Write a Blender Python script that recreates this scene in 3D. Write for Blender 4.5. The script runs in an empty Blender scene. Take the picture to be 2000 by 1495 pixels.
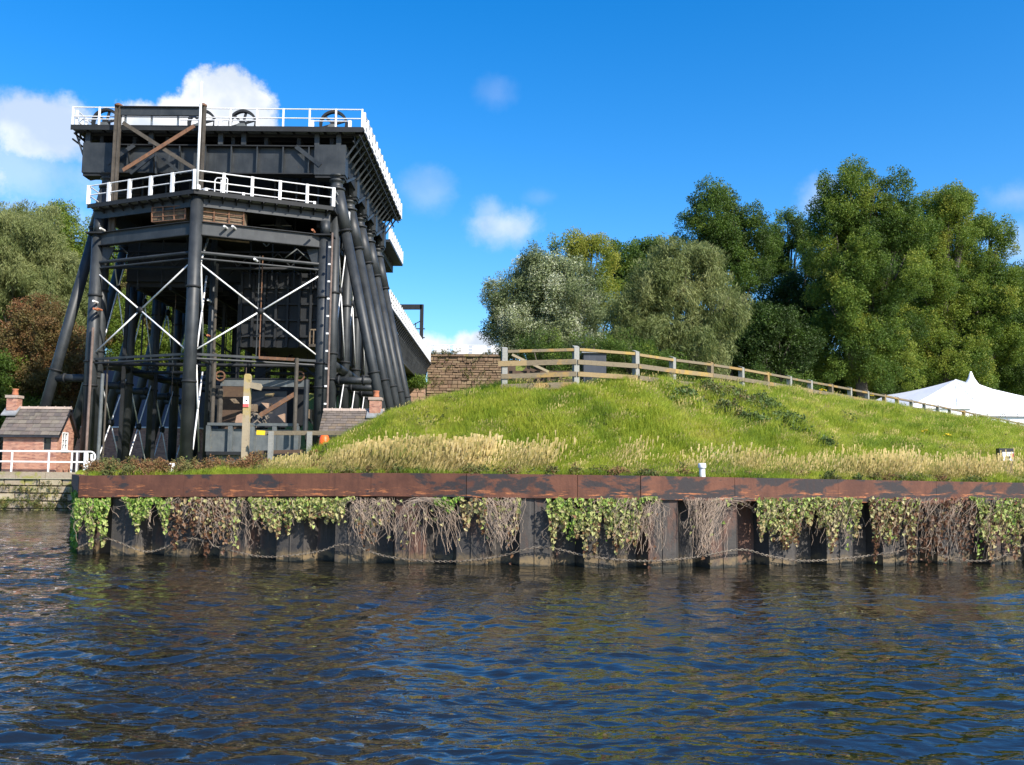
import bpy, math, random
import numpy as np
from mathutils import Vector, Matrix, Euler
random.seed(7); RNG = np.random.default_rng(11)
S = bpy.context.scene
COL = S.collection
PI = math.pi
# ------------------------------------------------------------------ camera
F, CX, CY, YH, H0 = 1800.0, 1000.0, 747.5, 932.0, 1.8
ROLL = math.radians(0.5); TILT = math.atan((YH-CY)/F)
cam = bpy.data.cameras.new('camera'); cam.lens = 32.4; cam.sensor_width = 36; cam.clip_end = 3000; cam.clip_start = 0.1
co = bpy.data.objects.new('camera', cam); COL.objects.link(co); S.camera = co
co.matrix_world = Matrix.Translation((0, 0, H0)) @ Matrix.Rotation(PI/2+TILT, 4, 'X') @ Matrix.Rotation(ROLL, 4, 'Z')
def ray(px, py):
    x = px-CX; y = CY-py; c, s = math.cos(ROLL), math.sin(ROLL)
    x, y = x*c-y*s, x*s+y*c
    return (x, F*math.cos(TILT)-y*math.sin(TILT), F*math.sin(TILT)+y*math.cos(TILT))
def at(px, py, Y):
    r = ray(px, py); k = Y/r[1]
    return Vector((r[0]*k, Y, H0+r[2]*k))
# ------------------------------------------------------------------ light
SUN_EL, SUN_AZ = math.radians(39), math.radians(136)
S.view_settings.view_transform = 'Standard'; S.view_settings.look = 'None'
S.view_settings.exposure = 0.78; S.view_settings.gamma = 1; S.view_settings.use_curve_mapping = False
sd = Vector((math.sin(SUN_AZ)*math.cos(SUN_EL), math.cos(SUN_AZ)*math.cos(SUN_EL), math.sin(SUN_EL)))
sl = bpy.data.lights.new('sun', 'SUN'); sl.energy = 5.0; sl.angle = math.radians(0.5); sl.color = (1.0, 0.93, 0.82)
so = bpy.data.objects.new('sun', sl); COL.objects.link(so); so.rotation_euler = sd.to_track_quat('Z', 'Y').to_euler()
so.location = (40, -40, 60)

class NT:                                            # tiny node builder
    def __init__(s, tree): s.t = tree; s.n = tree.nodes; s.l = tree.links
    def node(s, typ, **kw):
        n = s.n.new(typ)
        for k, v in kw.items(): setattr(n, k, v)
        return n
    def link(s, a, b): s.l.new(a, b)
    def m(s, op, a, b=None, c=None, clamp=False):
        n = s.n.new('ShaderNodeMath'); n.operation = op; n.use_clamp = clamp
        for i, v in enumerate((a, b, c)):
            if v is None: continue
            if isinstance(v, (int, float)): n.inputs[i].default_value = v
            else: s.l.new(v, n.inputs[i])
        return n.outputs[0]
    def mix(s, fac, a, b, blend='MIX'):
        n = s.n.new('ShaderNodeMix'); n.data_type = 'RGBA'; n.blend_type = blend
        for i, v in ((0, fac), (6, a), (7, b)):
            if isinstance(v, (int, float)): n.inputs[i].default_value = v
            elif isinstance(v, (tuple, list)): n.inputs[i].default_value = (*v[:3], 1)
            else: s.l.new(v, n.inputs[i])
        return n.outputs[2]
    def noise(s, scale, vec=None, detail=4, rough=.55, out=0, dist=0):
        n = s.n.new('ShaderNodeTexNoise'); n.inputs['Scale'].default_value = scale
        n.inputs['Detail'].default_value = detail; n.inputs['Roughness'].default_value = rough
        n.inputs['Distortion'].default_value = dist
        if vec is not None: s.l.new(vec, n.inputs['Vector'])
        return n.outputs[out]
    def ramp(s, fac, stops):
        n = s.n.new('ShaderNodeValToRGB'); e = n.color_ramp.elements
        while len(e) < len(stops): e.new(.5)
        for i, (p, c) in enumerate(stops):
            e[i].position = p; e[i].color = (*c, 1) if isinstance(c, (tuple, list)) else (c, c, c, 1)
        s.l.new(fac, n.inputs[0]); return n.outputs[0]
    def sstep(s, v, a, b):
        n = s.n.new('ShaderNodeMapRange'); n.interpolation_type = 'SMOOTHSTEP'
        s.l.new(v, n.inputs[0]); n.inputs[1].default_value = a; n.inputs[2].default_value = b
        return n.outputs[0]
    def scale(s, vec, v3):
        n = s.n.new('ShaderNodeVectorMath'); n.operation = 'MULTIPLY'
        s.l.new(vec, n.inputs[0]); n.inputs[1].default_value = v3; return n.outputs[0]

W = bpy.data.worlds.new('World'); S.world = W; W.use_nodes = True
nt = NT(W.node_tree); nt.n.clear()
sky = nt.node('ShaderNodeTexSky', sky_type='NISHITA', sun_disc=False, sun_elevation=SUN_EL, sun_rotation=SUN_AZ)
sky.air_density = 1.0; sky.dust_density = 0.6; sky.ozone_density = 3.0
hsv = nt.node('ShaderNodeHueSaturation'); hsv.inputs['Saturation'].default_value = 1.43; hsv.inputs['Value'].default_value = 1.36; hsv.inputs['Hue'].default_value = .504
nt.link(sky.outputs[0], hsv.inputs['Color'])
tc = nt.node('ShaderNodeTexCoord'); sx = nt.node('ShaderNodeSeparateXYZ'); nt.link(tc.outputs['Generated'], sx.inputs[0])
az = nt.m('ARCTAN2', sx.outputs[0], sx.outputs[1]); el = nt.m('ARCSINE', sx.outputs[2])
nz = nt.noise(9, tc.outputs['Generated'], 7, .58)
nz2 = nt.noise(26, tc.outputs['Generated'], 8, .68)
wob = nt.m('ADD', nt.m('MULTIPLY', nt.m('SUBTRACT', nz, .5), 2.2), nt.m('MULTIPLY', nt.m('SUBTRACT', nz2, .5), 1.1))
mask = None
CLOUDS = [(428, 228, 98, 74, 1.0, .38), (352, 232, 60, 50, .95, .45), (282, 236, 66, 40, 1.0, .5), (90, 252, 92, 58, .8, .9), (20, 330, 170, 60, .38, 1.5),
          (985, 440, 82, 44, .62, 1.5), (960, 415, 45, 35, .35, 1.4), (835, 378, 55, 48, .22, 1.6), (1060, 385, 50, 20, .12, 1.6), (968, 180, 44, 36, .10, 1.6),
          (930, 672, 62, 32, 1.0, .6), (820, 672, 95, 34, .9, .9), (1600, 395, 55, 50, .35, 1.5), (1985, 385, 75, 36, .28, 1.6),
          (1990, 480, 70, 60, .3, 1.4), (300, 40, 120, 40, .0, 1.5), (-300, 300, 260, 110, .8, 1.2), (2400, 420, 260, 90, .7, 1.2),
          (60, 440, 160, 60, .35, 1.4), (600, 640, 200, 60, .5, 1.2)]
for (px, py, rx, ry, op, soft) in CLOUDS:
    if op == 0: continue
    r = Vector(ray(px, py)).normalized(); a0 = math.atan2(r.x, r.y); e0 = math.asin(r.z)
    dx = nt.m('DIVIDE', nt.m('SUBTRACT', az, a0), rx/F); dy = nt.m('DIVIDE', nt.m('SUBTRACT', el, e0), ry/F)
    d = nt.m('SQRT', nt.m('ADD', nt.m('MULTIPLY', dx, dx), nt.m('MULTIPLY', dy, dy)))
    d = nt.m('ADD', d, wob)
    mk = nt.m('MULTIPLY', nt.sstep(d, 1.12, 1.0-.62*soft), op)
    mask = mk if mask is None else nt.m('MAXIMUM', mask, mk)
far = nt.sstep(nt.m('ABSOLUTE', az), .75, 1.2)       # sparse fair-weather clouds round the rest of the sky
gen = nt.noise(3.2, nt.scale(tc.outputs['Generated'], (1, 1, 2.6)), 7, .55)
gm = nt.m('MULTIPLY', nt.m('MULTIPLY', nt.sstep(gen, .56, .70), far), nt.sstep(el, .9, .25))
mask = nt.m('MAXIMUM', mask, nt.m('MULTIPLY', gm, .8))
sh = nt.node('ShaderNodeVectorMath', operation='ADD'); nt.link(tc.outputs['Generated'], sh.inputs[0]); sh.inputs[1].default_value = (.022, -.01, .020)
rel = nt.m('SUBTRACT', nt.noise(13, tc.outputs['Generated'], 5, .5), nt.noise(13, sh.outputs[0], 5, .5))
ccol = nt.mix(nt.sstep(nt.m('ADD', nt.m('MULTIPLY', rel, 2.6), nt.noise(6, tc.outputs['Generated'], 3)), .15, .85), (4.2, 4.7, 5.4), (6.3, 6.4, 6.6))  # cloud light and shade painted into the colour with sun-offset noise
full = nt.mix(mask, hsv.outputs[0], ccol)
bg = nt.node('ShaderNodeBackground'); nt.link(full, bg.inputs[0]); bg.inputs[1].default_value = 0.105
wo = nt.node('ShaderNodeOutputWorld'); nt.link(bg.outputs[0], wo.inputs[0])

# ------------------------------------------------------------------ materials
MATS = {}
def newmat(name):
    m = bpy.data.materials.new(name); m.use_nodes = True; t = NT(m.node_tree)
    b = t.n['Principled BSDF']; MATS[name] = m
    return m, t, b
def opos(t): return t.node('ShaderNodeTexCoord').outputs['Object']
def wpos(t): return t.node('ShaderNodeNewGeometry').outputs['Position']
def rnd(t): return t.node('ShaderNodeObjectInfo').outputs['Random']
def bump(t, b, h, strength=.4, dist=.02):
    n = t.node('ShaderNodeBump'); n.inputs['Strength'].default_value = strength; n.inputs['Distance'].default_value = dist
    t.link(h, n.inputs['Height']); t.link(n.outputs[0], b.inputs['Normal'])
def mat_paint(name, c1, c2, rough=.5, scale=2.0, rust=None, rustamt=.62, spec=.4, bumpy=.15):
    m, t, b = newmat(name); p = wpos(t)
    n1 = t.noise(scale, p, 6, .6); c = t.mix(t.sstep(n1, .3, .7), c1, c2)
    st = t.noise(1.0, t.scale(p, (5, 5, .5)), 5, .6)
    c = t.mix(t.m('MULTIPLY', t.sstep(st, .5, .8), .35), c, tuple(x*.55 for x in c1)); s2 = t.noise(1.0, t.scale(p, (7, 7, .7)), 6, .65); c = t.mix(t.m('MULTIPLY', t.sstep(s2, .55, .8), .5), c, tuple(min(.85, x*2.2) for x in c2))
    if rust is not None:
        rn = t.noise(scale*2.3, p, 8, .7); c = t.mix(t.sstep(rn, rustamt, rustamt+.08), c, rust)
    t.link(c, b.inputs['Base Color']); b.inputs['Roughness'].default_value = rough
    b.inputs['Specular IOR Level'].default_value = spec
    bump(t, b, t.noise(14, p, 5), bumpy, .01)
    return m
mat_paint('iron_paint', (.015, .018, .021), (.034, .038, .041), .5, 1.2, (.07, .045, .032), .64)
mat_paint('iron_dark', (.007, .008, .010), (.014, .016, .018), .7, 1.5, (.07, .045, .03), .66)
mat_paint('white_paint', (.74, .74, .74), (.66, .66, .66), .45, 3.0, (.45, .38, .32), .78)
mat_paint('grey_paint', (.075, .085, .09), (.12, .13, .13), .6, 2.0, (.2, .16, .09), .60)
mat_paint('rusty_iron', (.12, .06, .035), (.19, .095, .05), .85, 3.0, (.09, .07, .06), .55)
mat_paint('old_timber', (.05, .043, .034), (.085, .072, .058), .9, 3.0, (.05, .045, .04), .58)
mat_paint('cage_brown', (.14, .10, .06), (.2, .15, .1), .8, 4.0, (.07, .045, .03), .55)
mat_paint('orange_plastic', (.95, .13, .02), (.85, .10, .015), .45, 3.0)
mat_paint('yellow_paint', (.80, .56, .02), (.7, .48, .02), .5, 3.0)
mat_paint('black_board', (.018, .018, .022), (.03, .03, .035), .4, 3.0)
mat_paint('terracotta', (.34, .12, .06), (.42, .16, .08), .8, 6.0)
mat_paint('blue_cladding', (.05, .06, .11), (.06, .075, .13), .6, 2.0)
mat_paint('cabin_grey', (.035, .04, .052), (.05, .056, .07), .6, 2.0)
mat_paint('lead', (.16, .17, .18), (.24, .25, .26), .6, 3.0)
mat_paint('dark_glass', (.015, .018, .02), (.02, .025, .03), .1, 1.0)
mat_paint('chain_metal', (.10, .08, .06), (.20, .17, .13), .7, 9.0, (.14, .07, .04), .55)
mat_paint('pipe_brown', (.12, .085, .07), (.18, .13, .11), .8, 3.0, (.05, .045, .04), .6)
mat_paint('red_print', (.7, .12, .1), (.65, .1, .1), .5, 3.0)
# tent
m, t, b = newmat('tent_canvas'); b.inputs['Base Color'].default_value = (.82, .82, .84, 1); b.inputs['Roughness'].default_value = .6
bump(t, b, t.noise(1.5, wpos(t), 3), .25, .08)
# weathered wood with lichen
def mat_wood(name, base, light, lichen, lich_amt):
    m, t, b = newmat(name); p = wpos(t); o = opos(t)
    g = t.noise(6, t.scale(p, (1, 1, 6)), 6, .65, dist=.5)
    c = t.mix(g, base, light)
    pr = t.m('FRACT', t.m('MULTIPLY', rnd(t), 7.13))
    c = t.mix(t.m('MULTIPLY', pr, .35), c, light)
    ln = t.noise(1.4, p, 5, .6)
    c = t.mix(t.m('MULTIPLY', t.sstep(t.m('ADD', ln, t.m('MULTIPLY', rnd(t), .16)), lich_amt, lich_amt+.1), .75), c, lichen)
    dk = t.noise(9, p, 6, .7); c = t.mix(t.m('MULTIPLY', t.sstep(dk, .56, .72), .6), c, tuple(x*.35 for x in base))
    t.link(c, b.inputs['Base Color']); b.inputs['Roughness'].default_value = .9
    bump(t, b, t.noise(30, t.scale(p, (1, 1, 5)), 4), .5, .01)
mat_wood('fence_wood', (.085, .064, .042), (.22, .18, .115), (.30, .185, .05), .60)
mat_wood('post_wood', (.22, .17, .11), (.40, .33, .22), (.38, .28, .08), .64)
mat_wood('post_pale', (.17, .165, .145), (.31, .31, .285), (.27, .24, .15), .68)
mat_wood('lichen_wood', (.17, .12, .06), (.30, .22, .11), (.36, .235, .05), .60)
mat_wood('gate_wood', (.06, .036, .022), (.10, .062, .04), (.13, .09, .05), .7)
# rust cap beam
m, t, b = newmat('rust_steel'); p = wpos(t)
n1 = t.noise(2.0, t.scale(p, (1, 1, .8)), 7, .65); c = t.mix(t.sstep(n1, .3, .7), (.075, .027, .016), (.145, .055, .030))
n2 = t.noise(1.15, t.scale(p, (1, 1, 2.2)), 7, .65, dist=.3); xs = t.node('ShaderNodeSeparateXYZ'); t.link(p, xs.inputs[0])
more = t.m('MULTIPLY', t.sstep(xs.outputs[0], -5.5, 3.0), .10)
c = t.mix(t.sstep(t.m('ADD', n2, more), .56, .63), c, (.028, .023, .024))
n3 = t.noise(3.0, t.scale(p, (.8, .8, 7)), 6, .7); low = t.sstep(xs.outputs[2], 1.62, 1.45)
c = t.mix(t.m('MULTIPLY', t.sstep(n3, .54, .62), low), c, (.42, .15, .055))
n4 = t.noise(1, t.scale(p, (12, 12, .7)), 4, .6); c = t.mix(t.m('MULTIPLY', t.sstep(n4, .5, .75), .4), c, (.05, .02, .013))
t.link(c, b.inputs['Base Color']); b.inputs['Roughness'].default_value = .8; bump(t, b, t.noise(11, p, 8, .7), .5, .015)
# tarred sheet piles: algae and lime near the waterline
m, t, b = newmat('pile_steel'); p = wpos(t); xs = t.node('ShaderNodeSeparateXYZ'); t.link(p, xs.inputs[0])
c = t.mix(t.noise(2.4, p, 6, .65), (.022, .020, .019), (.072, .063, .056))
c = t.mix(t.sstep(t.m('ADD', t.noise(1.3, t.scale(p, (1, 1, .35)), 7, .7), t.m('MULTIPLY', rnd(t), .16)), .60, .74), c, (.12, .058, .038)); c = t.mix(t.m('MULTIPLY', t.sstep(t.noise(7, p, 8, .75), .5, .68), .6), c, (.015, .014, .014))
st = t.noise(1, t.scale(p, (14, 14, 1.1)), 5, .6); c = t.mix(t.m('MULTIPLY', t.sstep(st, .55, .75), .5), c, (.11, .10, .09))
wl = t.m('ADD', xs.outputs[2], t.m('MULTIPLY', t.m('SUBTRACT', t.noise(4, p, 6, .65), .5), .42))
c = t.mix(t.m('MULTIPLY', t.sstep(wl, .27, .10), t.sstep(t.noise(3.1, p, 6, .7), .30, .62)), c, (.17, .12, .06)); c = t.mix(t.sstep(wl, .09, .02), c, (.02, .02, .014))
t.link(c, b.inputs['Base Color']); b.inputs['Roughness'].default_value = .75; bump(t, b, t.noise(9, p, 7, .7), .5, .02)
# stones / bricks / slates: tone differs per object
def mat_blocks(name, cols, moss=None, mossamt=.6, rough=.9, bscale=8, bst=.7):
    m, t, b = newmat(name); p = wpos(t)
    stops = [(i/(len(cols)-1), c) for i, c in enumerate(cols)]
    r = t.ramp(rnd(t), stops); c = t.mix(t.m('MULTIPLY', t.noise(5, p, 6, .65), .8), r, tuple(x*.5 for x in cols[0])); c = t.mix(t.m('MULTIPLY', t.sstep(t.noise(.55, p, 7, .7), .5, .68), .6), c, tuple(x*.3 for x in cols[0]))
    if moss: c = t.mix(t.m('MULTIPLY', t.sstep(t.noise(1.1, p, 7, .7), mossamt, mossamt+.1), .8), c, moss)
    t.link(c, b.inputs['Base Color']); b.inputs['Roughness'].default_value = rough
    bump(t, b, t.noise(bscale, p, 6, .7), bst, .03)
mat_blocks('quay_stone', [(.34, .27, .18), (.46, .38, .27), (.30, .25, .20), (.52, .44, .30), (.36, .33, .16)], (.25, .24, .05), .50)
mat_blocks('abutment_stone', [(.20, .13, .075), (.30, .20, .12), (.16, .10, .065), (.34, .25, .15), (.26, .15, .10)], (.20, .17, .05), .58)
mat_blocks('pink_stone', [(.40, .25, .17), (.46, .30, .2), (.35, .22, .15)])
mat_blocks('slate', [(.13, .105, .09), (.19, .16, .14), (.10, .085, .08), (.24, .21, .16), (.16, .12, .105)], (.2, .17, .08), .64, .7, 12, .3)
mat_blocks('slate_old', [(.15, .12, .10), (.20, .16, .13), (.12, .10, .09), (.24, .17, .10)], (.28, .17, .09), .60, .8, 12, .3)
mat_blocks('ridge_tile', [(.42, .33, .27), (.5, .4, .34)])
# joined bricks: tone from position
def mat_brick(name, a, bcol, cc):
    m, t, b = newmat(name); p = wpos(t)
    v = t.node('ShaderNodeTexVoronoi'); v.inputs['Scale'].default_value = 1.0
    t.link(t.scale(p, (4.2, 4.2, 13)), v.inputs['Vector']); sc = t.node('ShaderNodeSeparateColor'); t.link(v.outputs['Color'], sc.inputs[0])
    c = t.ramp(sc.outputs[0], [(0, a), (.5, bcol), (1, cc)]); t.link(c, b.inputs['Base Color']); b.inputs['Roughness'].default_value = .9
mat_brick('brick', (.36, .16, .11), (.48, .26, .18), (.24, .11, .085))
m, t, b = newmat('mortar'); b.inputs['Base Color'].default_value = (.46, .36, .28, 1); b.inputs['Roughness'].default_value = .95
m, t, b = newmat('dark_joint'); b.inputs['Base Color'].default_value = (.07, .055, .04, 1); b.inputs['Roughness'].default_value = .95
# soil under the grass
m, t, b = newmat('turf'); p = wpos(t)
c = t.mix(t.sstep(t.noise(.8, p, 7, .65), .35, .7), (.14, .18, .03), (.20, .20, .05)); c = t.mix(t.sstep(t.noise(9, p, 5), .5, .7), c, (.06, .06, .025))
t.link(c, b.inputs['Base Color']); b.inputs['Roughness'].default_value = 1; bump(t, b, t.noise(6, p, 8, .7), 1.0, .15)
# plants: tint attribute runs 0..1 along a ramp, small variation per blade
def mat_leaf(name, stops, trans=.25, var=.16, rough=.55, spec=.3):
    m, t, b = newmat(name)
    a = t.node('ShaderNodeAttribute', attribute_type='INSTANCER', attribute_name='tint')
    g = t.node('ShaderNodeNewGeometry')
    f = t.m('ADD', a.outputs['Fac'], t.m('MULTIPLY', t.m('SUBTRACT', g.outputs['Random Per Island'], .5), var), clamp=True)
    c = t.ramp(f, stops)
    t.link(c, b.inputs['Base Color']); b.inputs['Roughness'].default_value = rough; b.inputs['Specular IOR Level'].default_value = spec
    tr = t.node('ShaderNodeBsdfTranslucent'); t.link(c, tr.inputs[0]); mx = t.node('ShaderNodeMixShader'); mx.inputs[0].default_value = trans
    t.link(b.outputs[0], mx.inputs[1]); t.link(tr.outputs[0], mx.inputs[2]); t.link(mx.outputs[0], t.n['Material Output'].inputs[0])
mat_leaf('leaf_broad', [(0, (.032, .060, .010)), (.35, (.082, .145, .018)), (.65, (.175, .235, .028)), (1, (.32, .31, .045))], .36, .25)
mat_leaf('leaf_willow', [(0, (.075, .10, .030)), (.5, (.16, .195, .06)), (1, (.27, .285, .11))], .34)
mat_leaf('leaf_silver', [(0, (.06, .09, .03)), (.5, (.17, .21, .085)), (.8, (.30, .34, .17)), (1, (.60, .62, .46))], .2, .5, .6, .3)
mat_leaf('leaf_rusty', [(0, (.045, .06, .016)), (.5, (.12, .095, .03)), (1, (.19, .085, .035))])
mat_leaf('grass_blade', [(0, (.10, .17, .018)), (.35, (.24, .33, .028)), (.65, (.40, .45, .045)), (1, (.54, .49, .12))], .45, .4, .6)
mat_leaf('straw', [(0, (.20, .22, .045)), (.35, (.38, .31, .10)), (.7, (.58, .45, .18)), (1, (.70, .55, .26))], .35, .7, .7)
mat_leaf('weed', [(0, (.07, .11, .025)), (.4, (.16, .15, .05)), (1, (.22, .11, .05))], .2, .4, .7)
mat_leaf('bramble', [(0, (.07, .13, .03)), (.5, (.11, .16, .045)), (1, (.17, .12, .06))], .3, .4, .6)
mat_leaf('vine_leaf', [(0, (.08, .19, .02)), (.3, (.20, .34, .05)), (.5, (.36, .43, .12)), (.75, (.46, .40, .20)), (.88, (.26, .14, .07)), (1, (.14, .07, .04))], .3, .25, .5)
m, t, b = newmat('twig'); p = wpos(t); t.link(t.mix(t.noise(7, p, 4), (.17, .12, .085), (.50, .39, .30)), b.inputs['Base Color']); b.inputs['Roughness'].default_value = .9
m, t, b = newmat('bark'); p = wpos(t); t.link(t.mix(t.noise(4, t.scale(p, (3, 3, .6)), 6), (.04, .035, .028), (.14, .12, .095)), b.inputs['Base Color']); b.inputs['Roughness'].default_value = .95
bump(t, b, t.noise(8, t.scale(p, (3, 3, .6)), 5), .8, .05)
# water
m, t, b = newmat('water'); p = wpos(t)
b.inputs['Base Color'].default_value = (.010, .009, .005, 1); b.inputs['Roughness'].default_value = .02; b.inputs['IOR'].default_value = 1.8
w1 = t.noise(4.0, t.scale(p, (.62, 1.7, 1)), 2, .45, dist=.5); w2 = t.noise(14, t.scale(p, (.7, 1.6, 1)), 2, .5)
ruf = t.m('ADD', t.m('MULTIPLY', t.sstep(t.noise(.22, t.scale(p, (1, 2.2, 1)), 3), .35, .65), .9), .35)
bump(t, b, t.m('MULTIPLY', t.m('ADD', w1, t.m('MULTIPLY', w2, .16)), ruf), .75, .055)

# ------------------------------------------------------------------ mesh helpers
def wloc(o):
    v = Vector((0, 0, 0))
    while o is not None: v = v+o.location; o = o.parent
    return v
class MB:
    def __init__(s): s.v = []; s.f = []
    def add(s, vs, fs):
        n = len(s.v); s.v += [tuple(v) for v in vs]; s.f += [tuple(i+n for i in f) for f in fs]; return s
    def box(s, x0, x1, y0, y1, z0, z1):
        return s.add([(x0,y0,z0),(x1,y0,z0),(x1,y1,z0),(x0,y1,z0),(x0,y0,z1),(x1,y0,z1),(x1,y1,z1),(x0,y1,z1)],
                     [(0,3,2,1),(4,5,6,7),(0,1,5,4),(1,2,6,5),(2,3,7,6),(3,0,4,7)])
    def beam(s, p, q, w, h, up=(0, 0, 1)):
        p = Vector(p); q = Vector(q); d = (q-p).normalized(); u = Vector(up)
        if abs(d.dot(u)) > .98: u = Vector((0, 1, 0))
        a = d.cross(u).normalized()*w/2; b_ = a.cross(d).normalized()*h/2
        vs = [p-a-b_, p+a-b_, p+a+b_, p-a+b_, q-a-b_, q+a-b_, q+a+b_, q-a+b_]
        return s.add(vs, [(0,1,2,3),(7,6,5,4),(0,4,5,1),(1,5,6,2),(2,6,7,3),(3,7,4,0)])
    def tube(s, p, q, r, r2=None, n=10, caps=True):
        p = Vector(p); q = Vector(q); r2 = r if r2 is None else r2; d = (q-p).normalized()
        u = Vector((0, 0, 1)) if abs(d.z) < .95 else Vector((0, 1, 0))
        a = d.cross(u).normalized(); b_ = d.cross(a); vs = []
        for c, rr in ((p, r), (q, r2)):
            for i in range(n):
                th = 2*PI*i/n; vs.append(c+a*math.cos(th)*rr+b_*math.sin(th)*rr)
        fs = [(i, (i+1) % n, n+(i+1) % n, n+i) for i in range(n)]
        if caps: fs += [tuple(range(n))[::-1], tuple(range(n, 2*n))]
        return s.add(vs, fs)
    def lathe(s, c, prof, n=16):
        vs = []; c = Vector(c)
        for (r, z) in prof:
            for i in range(n): th = 2*PI*i/n; vs.append(c+Vector((r*math.cos(th), r*math.sin(th), z)))
        fs = []
        for k in range(len(prof)-1):
            for i in range(n): fs.append((k*n+i, k*n+(i+1) % n, (k+1)*n+(i+1) % n, (k+1)*n+i))
        fs += [tuple(range(n))[::-1], tuple(range((len(prof)-1)*n, len(prof)*n))]
        return s.add(vs, fs)
    def prism(s, pts, d):                            # polygon pts extruded by vector d
        n = len(pts); pts = [Vector(p) for p in pts]; d = Vector(d)
        return s.add(pts+[p+d for p in pts], [tuple(range(n))[::-1], tuple(range(n, 2*n))]+[(i, (i+1) % n, n+(i+1) % n, n+i) for i in range(n)])
    def path(s, pts, r, n=5):
        for a, b_ in zip(pts[:-1], pts[1:]): s.tube(a, b_, r, n=n)
        return s
    def mesh(s, name, mat, origin=(0, 0, 0), smooth=False):
        me = bpy.data.meshes.new(name); o = Vector(origin)
        me.from_pydata([(v[0]-o.x, v[1]-o.y, v[2]-o.z) for v in s.v], [], s.f); me.materials.append(MATS[mat])
        if smooth: me.polygons.foreach_set('use_smooth', [True]*len(me.polygons))
        me.update(); return me
    def build(s, name, mat, parent=None, smooth=False, kind=None, label=None):
        o = bpy.data.objects.new(name, s.mesh(name, mat, wloc(parent), smooth)); COL.objects.link(o); o.parent = parent
        if kind: o['kind'] = kind
        if label: o['label'] = label
        return o
def place(me, name, parent, loc, rot=(0, 0, 0), scale=(1, 1, 1), kind=None, label=None):
    o = bpy.data.objects.new(name, me); COL.objects.link(o); o.parent = parent
    o.location = Vector(loc)-wloc(parent); o.rotation_euler = rot; o.scale = scale
    if kind: o['kind'] = kind
    if label: o['label'] = label
    return o
def thing(name, label, cat, loc, group=None):
    o = bpy.data.objects.new(name, None); COL.objects.link(o); o.location = loc; o.empty_display_size = .2
    o['label'] = label; o['category'] = cat
    if group: o['group'] = group
    return o
def tag(o, label, cat, group=None):
    o['label'] = label; o['category'] = cat
    if group: o['group'] = group
    return o
def npmesh(name, V, Fq, mat, smooth=True):
    me = bpy.data.meshes.new(name); V = np.asarray(V, dtype=np.float32); Fq = np.asarray(Fq, dtype=np.int32)
    me.vertices.add(len(V)); me.vertices.foreach_set('co', V.ravel()); k = Fq.shape[1]
    me.loops.add(Fq.size); me.loops.foreach_set('vertex_index', Fq.ravel())
    me.polygons.add(len(Fq)); me.polygons.foreach_set('loop_start', np.arange(0, Fq.size, k, dtype=np.int32))
    me.polygons.foreach_set('use_smooth', np.full(len(Fq), smooth)); me.update(calc_edges=True)
    me.materials.append(MATS[mat]); return me
def gridfaces(nr, nc):
    i = np.arange(nr-1)[:, None]*nc+np.arange(nc-1)[None, :]; i = i.ravel()
    return np.stack([i, i+1, i+nc+1, i+nc], 1)

# ------------------------------------------------------------------ the lie of the land
QUAY = [(-9.60, 20.75, 1.745), (-3.15, 19.40, 1.86), (0.0, 18.80, 1.865), (3.1, 18.86, 1.845), (11.3, 20.6, 1.77), (24.0, 24.0, 1.75), (60.0, 34.0, 1.75)]
qx = np.array([q[0] for q in QUAY]); qy = np.array([q[1] for q in QUAY]); qz = np.array([q[2] for q in QUAY])
FPX = [1125, 1242, 1314, 1388, 1448.5, 1498, 1542, 1582.5, 1623, 1659.5, 1693, 1726, 1751, 1779, 1804, 1830, 1853, 1880, 1902, 1925, 1947, 1966, 1985]
FEN = [(-0.19, 22.7), (1.6, 23.0)]
for px in FPX[1:]:
    x0, y0 = FEN[-1]; Y = y0-.3
    while math.hypot(at(px, 760, Y).x-x0, Y-y0) < 1.82: Y += .01
    FEN.append((at(px, 760, Y).x, Y))
for k in range(6): a, b_ = FEN[-2], FEN[-1]; FEN.append((2*b_[0]-a[0], 2*b_[1]-a[1]))
fx = np.array([f[0] for f in FEN]); fy = np.array([f[1] for f in FEN])
HCX = np.array([-6.3, -5.5, -4.6, -3.7, -2.9, -2.3, -1.2, -.2, 1.6, 4.4, 7, 11, 13.9, 20, 28, 40, 80])
HCZ = np.array([0, .08, .50, .98, 1.42, 1.76, 1.98, 2.10, 2.32, 2.56, 2.76, 2.86, 2.9, 2.86, 2.6, 2.3, 2.3])-.03
def sst(a, b_, v): t_ = np.clip((v-a)/(b_-a), 0, 1); return t_*t_*(3-2*t_)
def ground_z(X, Y):
    X = np.asarray(X, float); Y = np.asarray(Y, float)
    yc = np.interp(X, qx, qy); base = np.interp(X, qx, qz)
    base = base+(1.8-base)*np.clip((Y-yc)/3, 0, 1)-.03
    yf = np.interp(X, fx, fy, left=22.6); t_ = np.clip((Y-yc-.55)/(yf-yc-.55), 0, 1)
    s_ = .55*t_+.45*(t_*t_*(3-2*t_)); s_ = np.where(t_ > .9, s_, s_)
    z = base+np.interp(X, HCX, HCZ, left=0)*s_
    lump = .06*np.sin(X*1.7+Y*.6)+.06*np.sin(X*.7-Y*2.1+1)+.045*np.sin(X*3.9+1.7*Y)+.03*np.sin(X*7.1-Y*3+2)
    z = z+lump*np.clip((Y-yc-.4)/1.5, 0, 1)*np.where(Y < 48, 1, 0)*(X > -6)
    z = z+10.5*sst(68, 100, Y)*(1-sst(-12, -10.5, X))+10.6*sst(101.6, 103.5, Y)*sst(-12, -10.5, X)
    return z
CNR = (-21.55, 45.6)
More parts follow.
